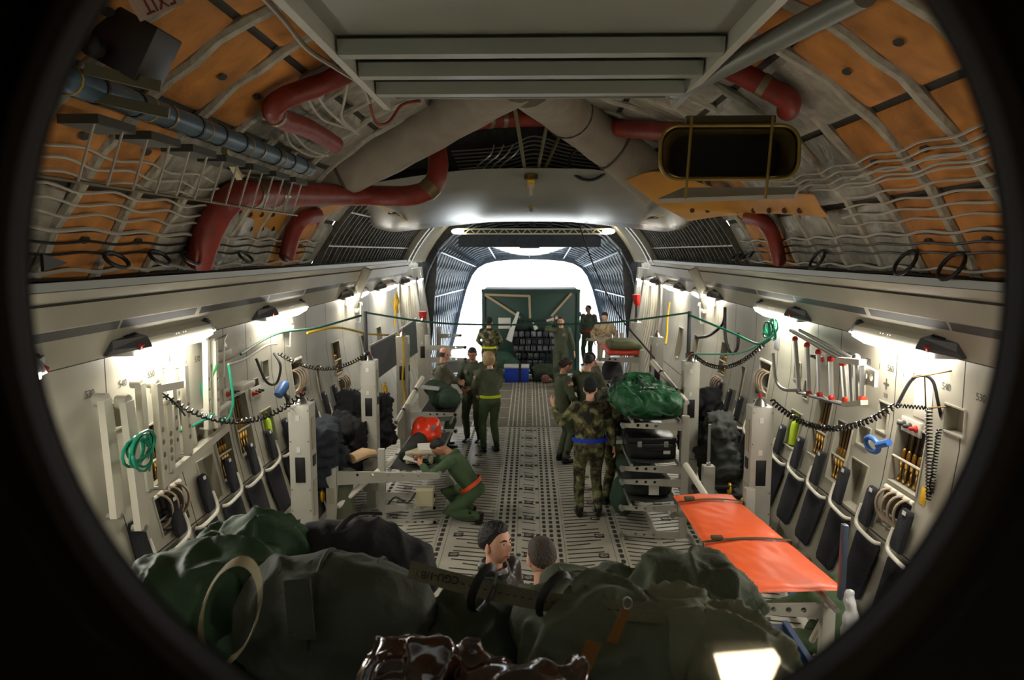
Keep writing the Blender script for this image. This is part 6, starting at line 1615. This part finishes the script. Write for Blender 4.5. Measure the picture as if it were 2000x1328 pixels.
# brown plastic sacks along the bottom
BRP = mat('brown_plastic', '3a2218', .12, var=.2, spec=.8)
for i, (px, py, Y, r_, lab) in enumerate(((845, 1306, 1.85, (.07, .1, .085), 'crumpled brown plastic sack at the bottom centre, left of two'), (1030, 1352, 1.75, (.13, .12, .06), 'crumpled brown plastic sack at the bottom centre, right of two'))):
    c = P(px, py+12, Y=Y); t = thing('plastic_sack', lab, 'bag')
    blob('sack_body', [('b', c, r_), ('b', c+V((-.08, .05, -.05)), (.12, .12, .1)), ('b', c+V((.1, .03, -.02)), (.09, .1, .06)), ('x', c+V((0, .1, -.15)), (.24, .26, .2), None, .05)], BRP, .009, .004, 5, 3+i, t, 3, fold=.03)
# long webbing strap with its stencil
A, B = P(800, 1112, Y=2.42), P(1300, 1198, Y=2.2)
t = thing('cargo_strap', 'long olive cargo strap stretched diagonally across the near bags', 'strap')
d = (B-A).normalized(); nrm = V((0, -1, .45)); nrm = (nrm - d*nrm.dot(d)).normalized(); vv = nrm.cross(d)
if vv.z < 0: vv = -vv
b = MB(); n = 16
for s_ in (0, 1): pass
L = []
for k in range(n+1):
    p = A.lerp(B, k/n) - V((0, 0, .03*math.sin(PI*k/n)))
    L.append([b.bm.verts.new(p + vv*q*.03 + nrm*e) for q, e in ((-1, 0), (1, 0), (1, .004), (-1, .004))])
b.skin(L); b.build('webbing', WEBO, t)
p = A.lerp(B, .10) + nrm*.006 - V((0, 0, .009))
text(t, 'stencil_text', 'CGU-1/B CL', .036, p, -d, -vv, mat('stencil_dark', '1b1b16', .8))
b = MB()
for k in range(22):
    q = A.lerp(B, .22+.03*k) - V((0, 0, .03*math.sin(PI*(.22+.03*k)))) + nrm*.005; b.beam(q, q+d*.012, .003, .002)
b.build('stitching', mat('stencil_dark'), t)['kind'] = 'stuff'
for i, (px, py) in enumerate(((945, 1150), (1085, 1165))):
    c = P(px, py, Y=2.3); b = MB(); pts = [c+V((.05*math.cos(a)*(1 if i else .7)+.02*math.sin(a), .04*math.cos(a), .075*math.sin(a))) for a in [2*PI*k/18 for k in range(18)]]
    b.tube(pts, [(.014, .004)]*18, 4, closed=True); tag(b.build('tie_loop', CABK), ('black tie loop round the long strap near the stencilled end', 'black tie loop round the long strap in the middle')[i], 'strap')
# tags
TAG = mat('tag_brown', '8a5a24', .7)
for i, (q, Y) in enumerate((([(1215, 1188), (1232, 1192), (1205, 1258), (1185, 1252)], 2.12), ([(1145, 1250), (1175, 1258), (1155, 1310), (1128, 1302)], 2.08))):
    pts = [P(x, y, Y=Y) for x, y in q]; n_ = (pts[1]-pts[0]).cross(pts[3]-pts[0]).normalized()
    b = MB(); b.prism(pts, n_*.002); tag(b.build('luggage_tag', TAG, None, smooth=False), ('brown paper tag tied at the right end of the long strap', 'brown paper tag lying on the olive bag at the bottom')[i], 'tag')
b = MB(); b.tube([P(1225+9*math.cos(a), 1178+12*math.sin(a), Y=2.14) for a in [2*PI*k/14 for k in range(14)]], .003, 5, closed=True); tag(b.build('wire_ring', STEEL), 'thin steel wire ring holding the upper brown tag', 'ring')
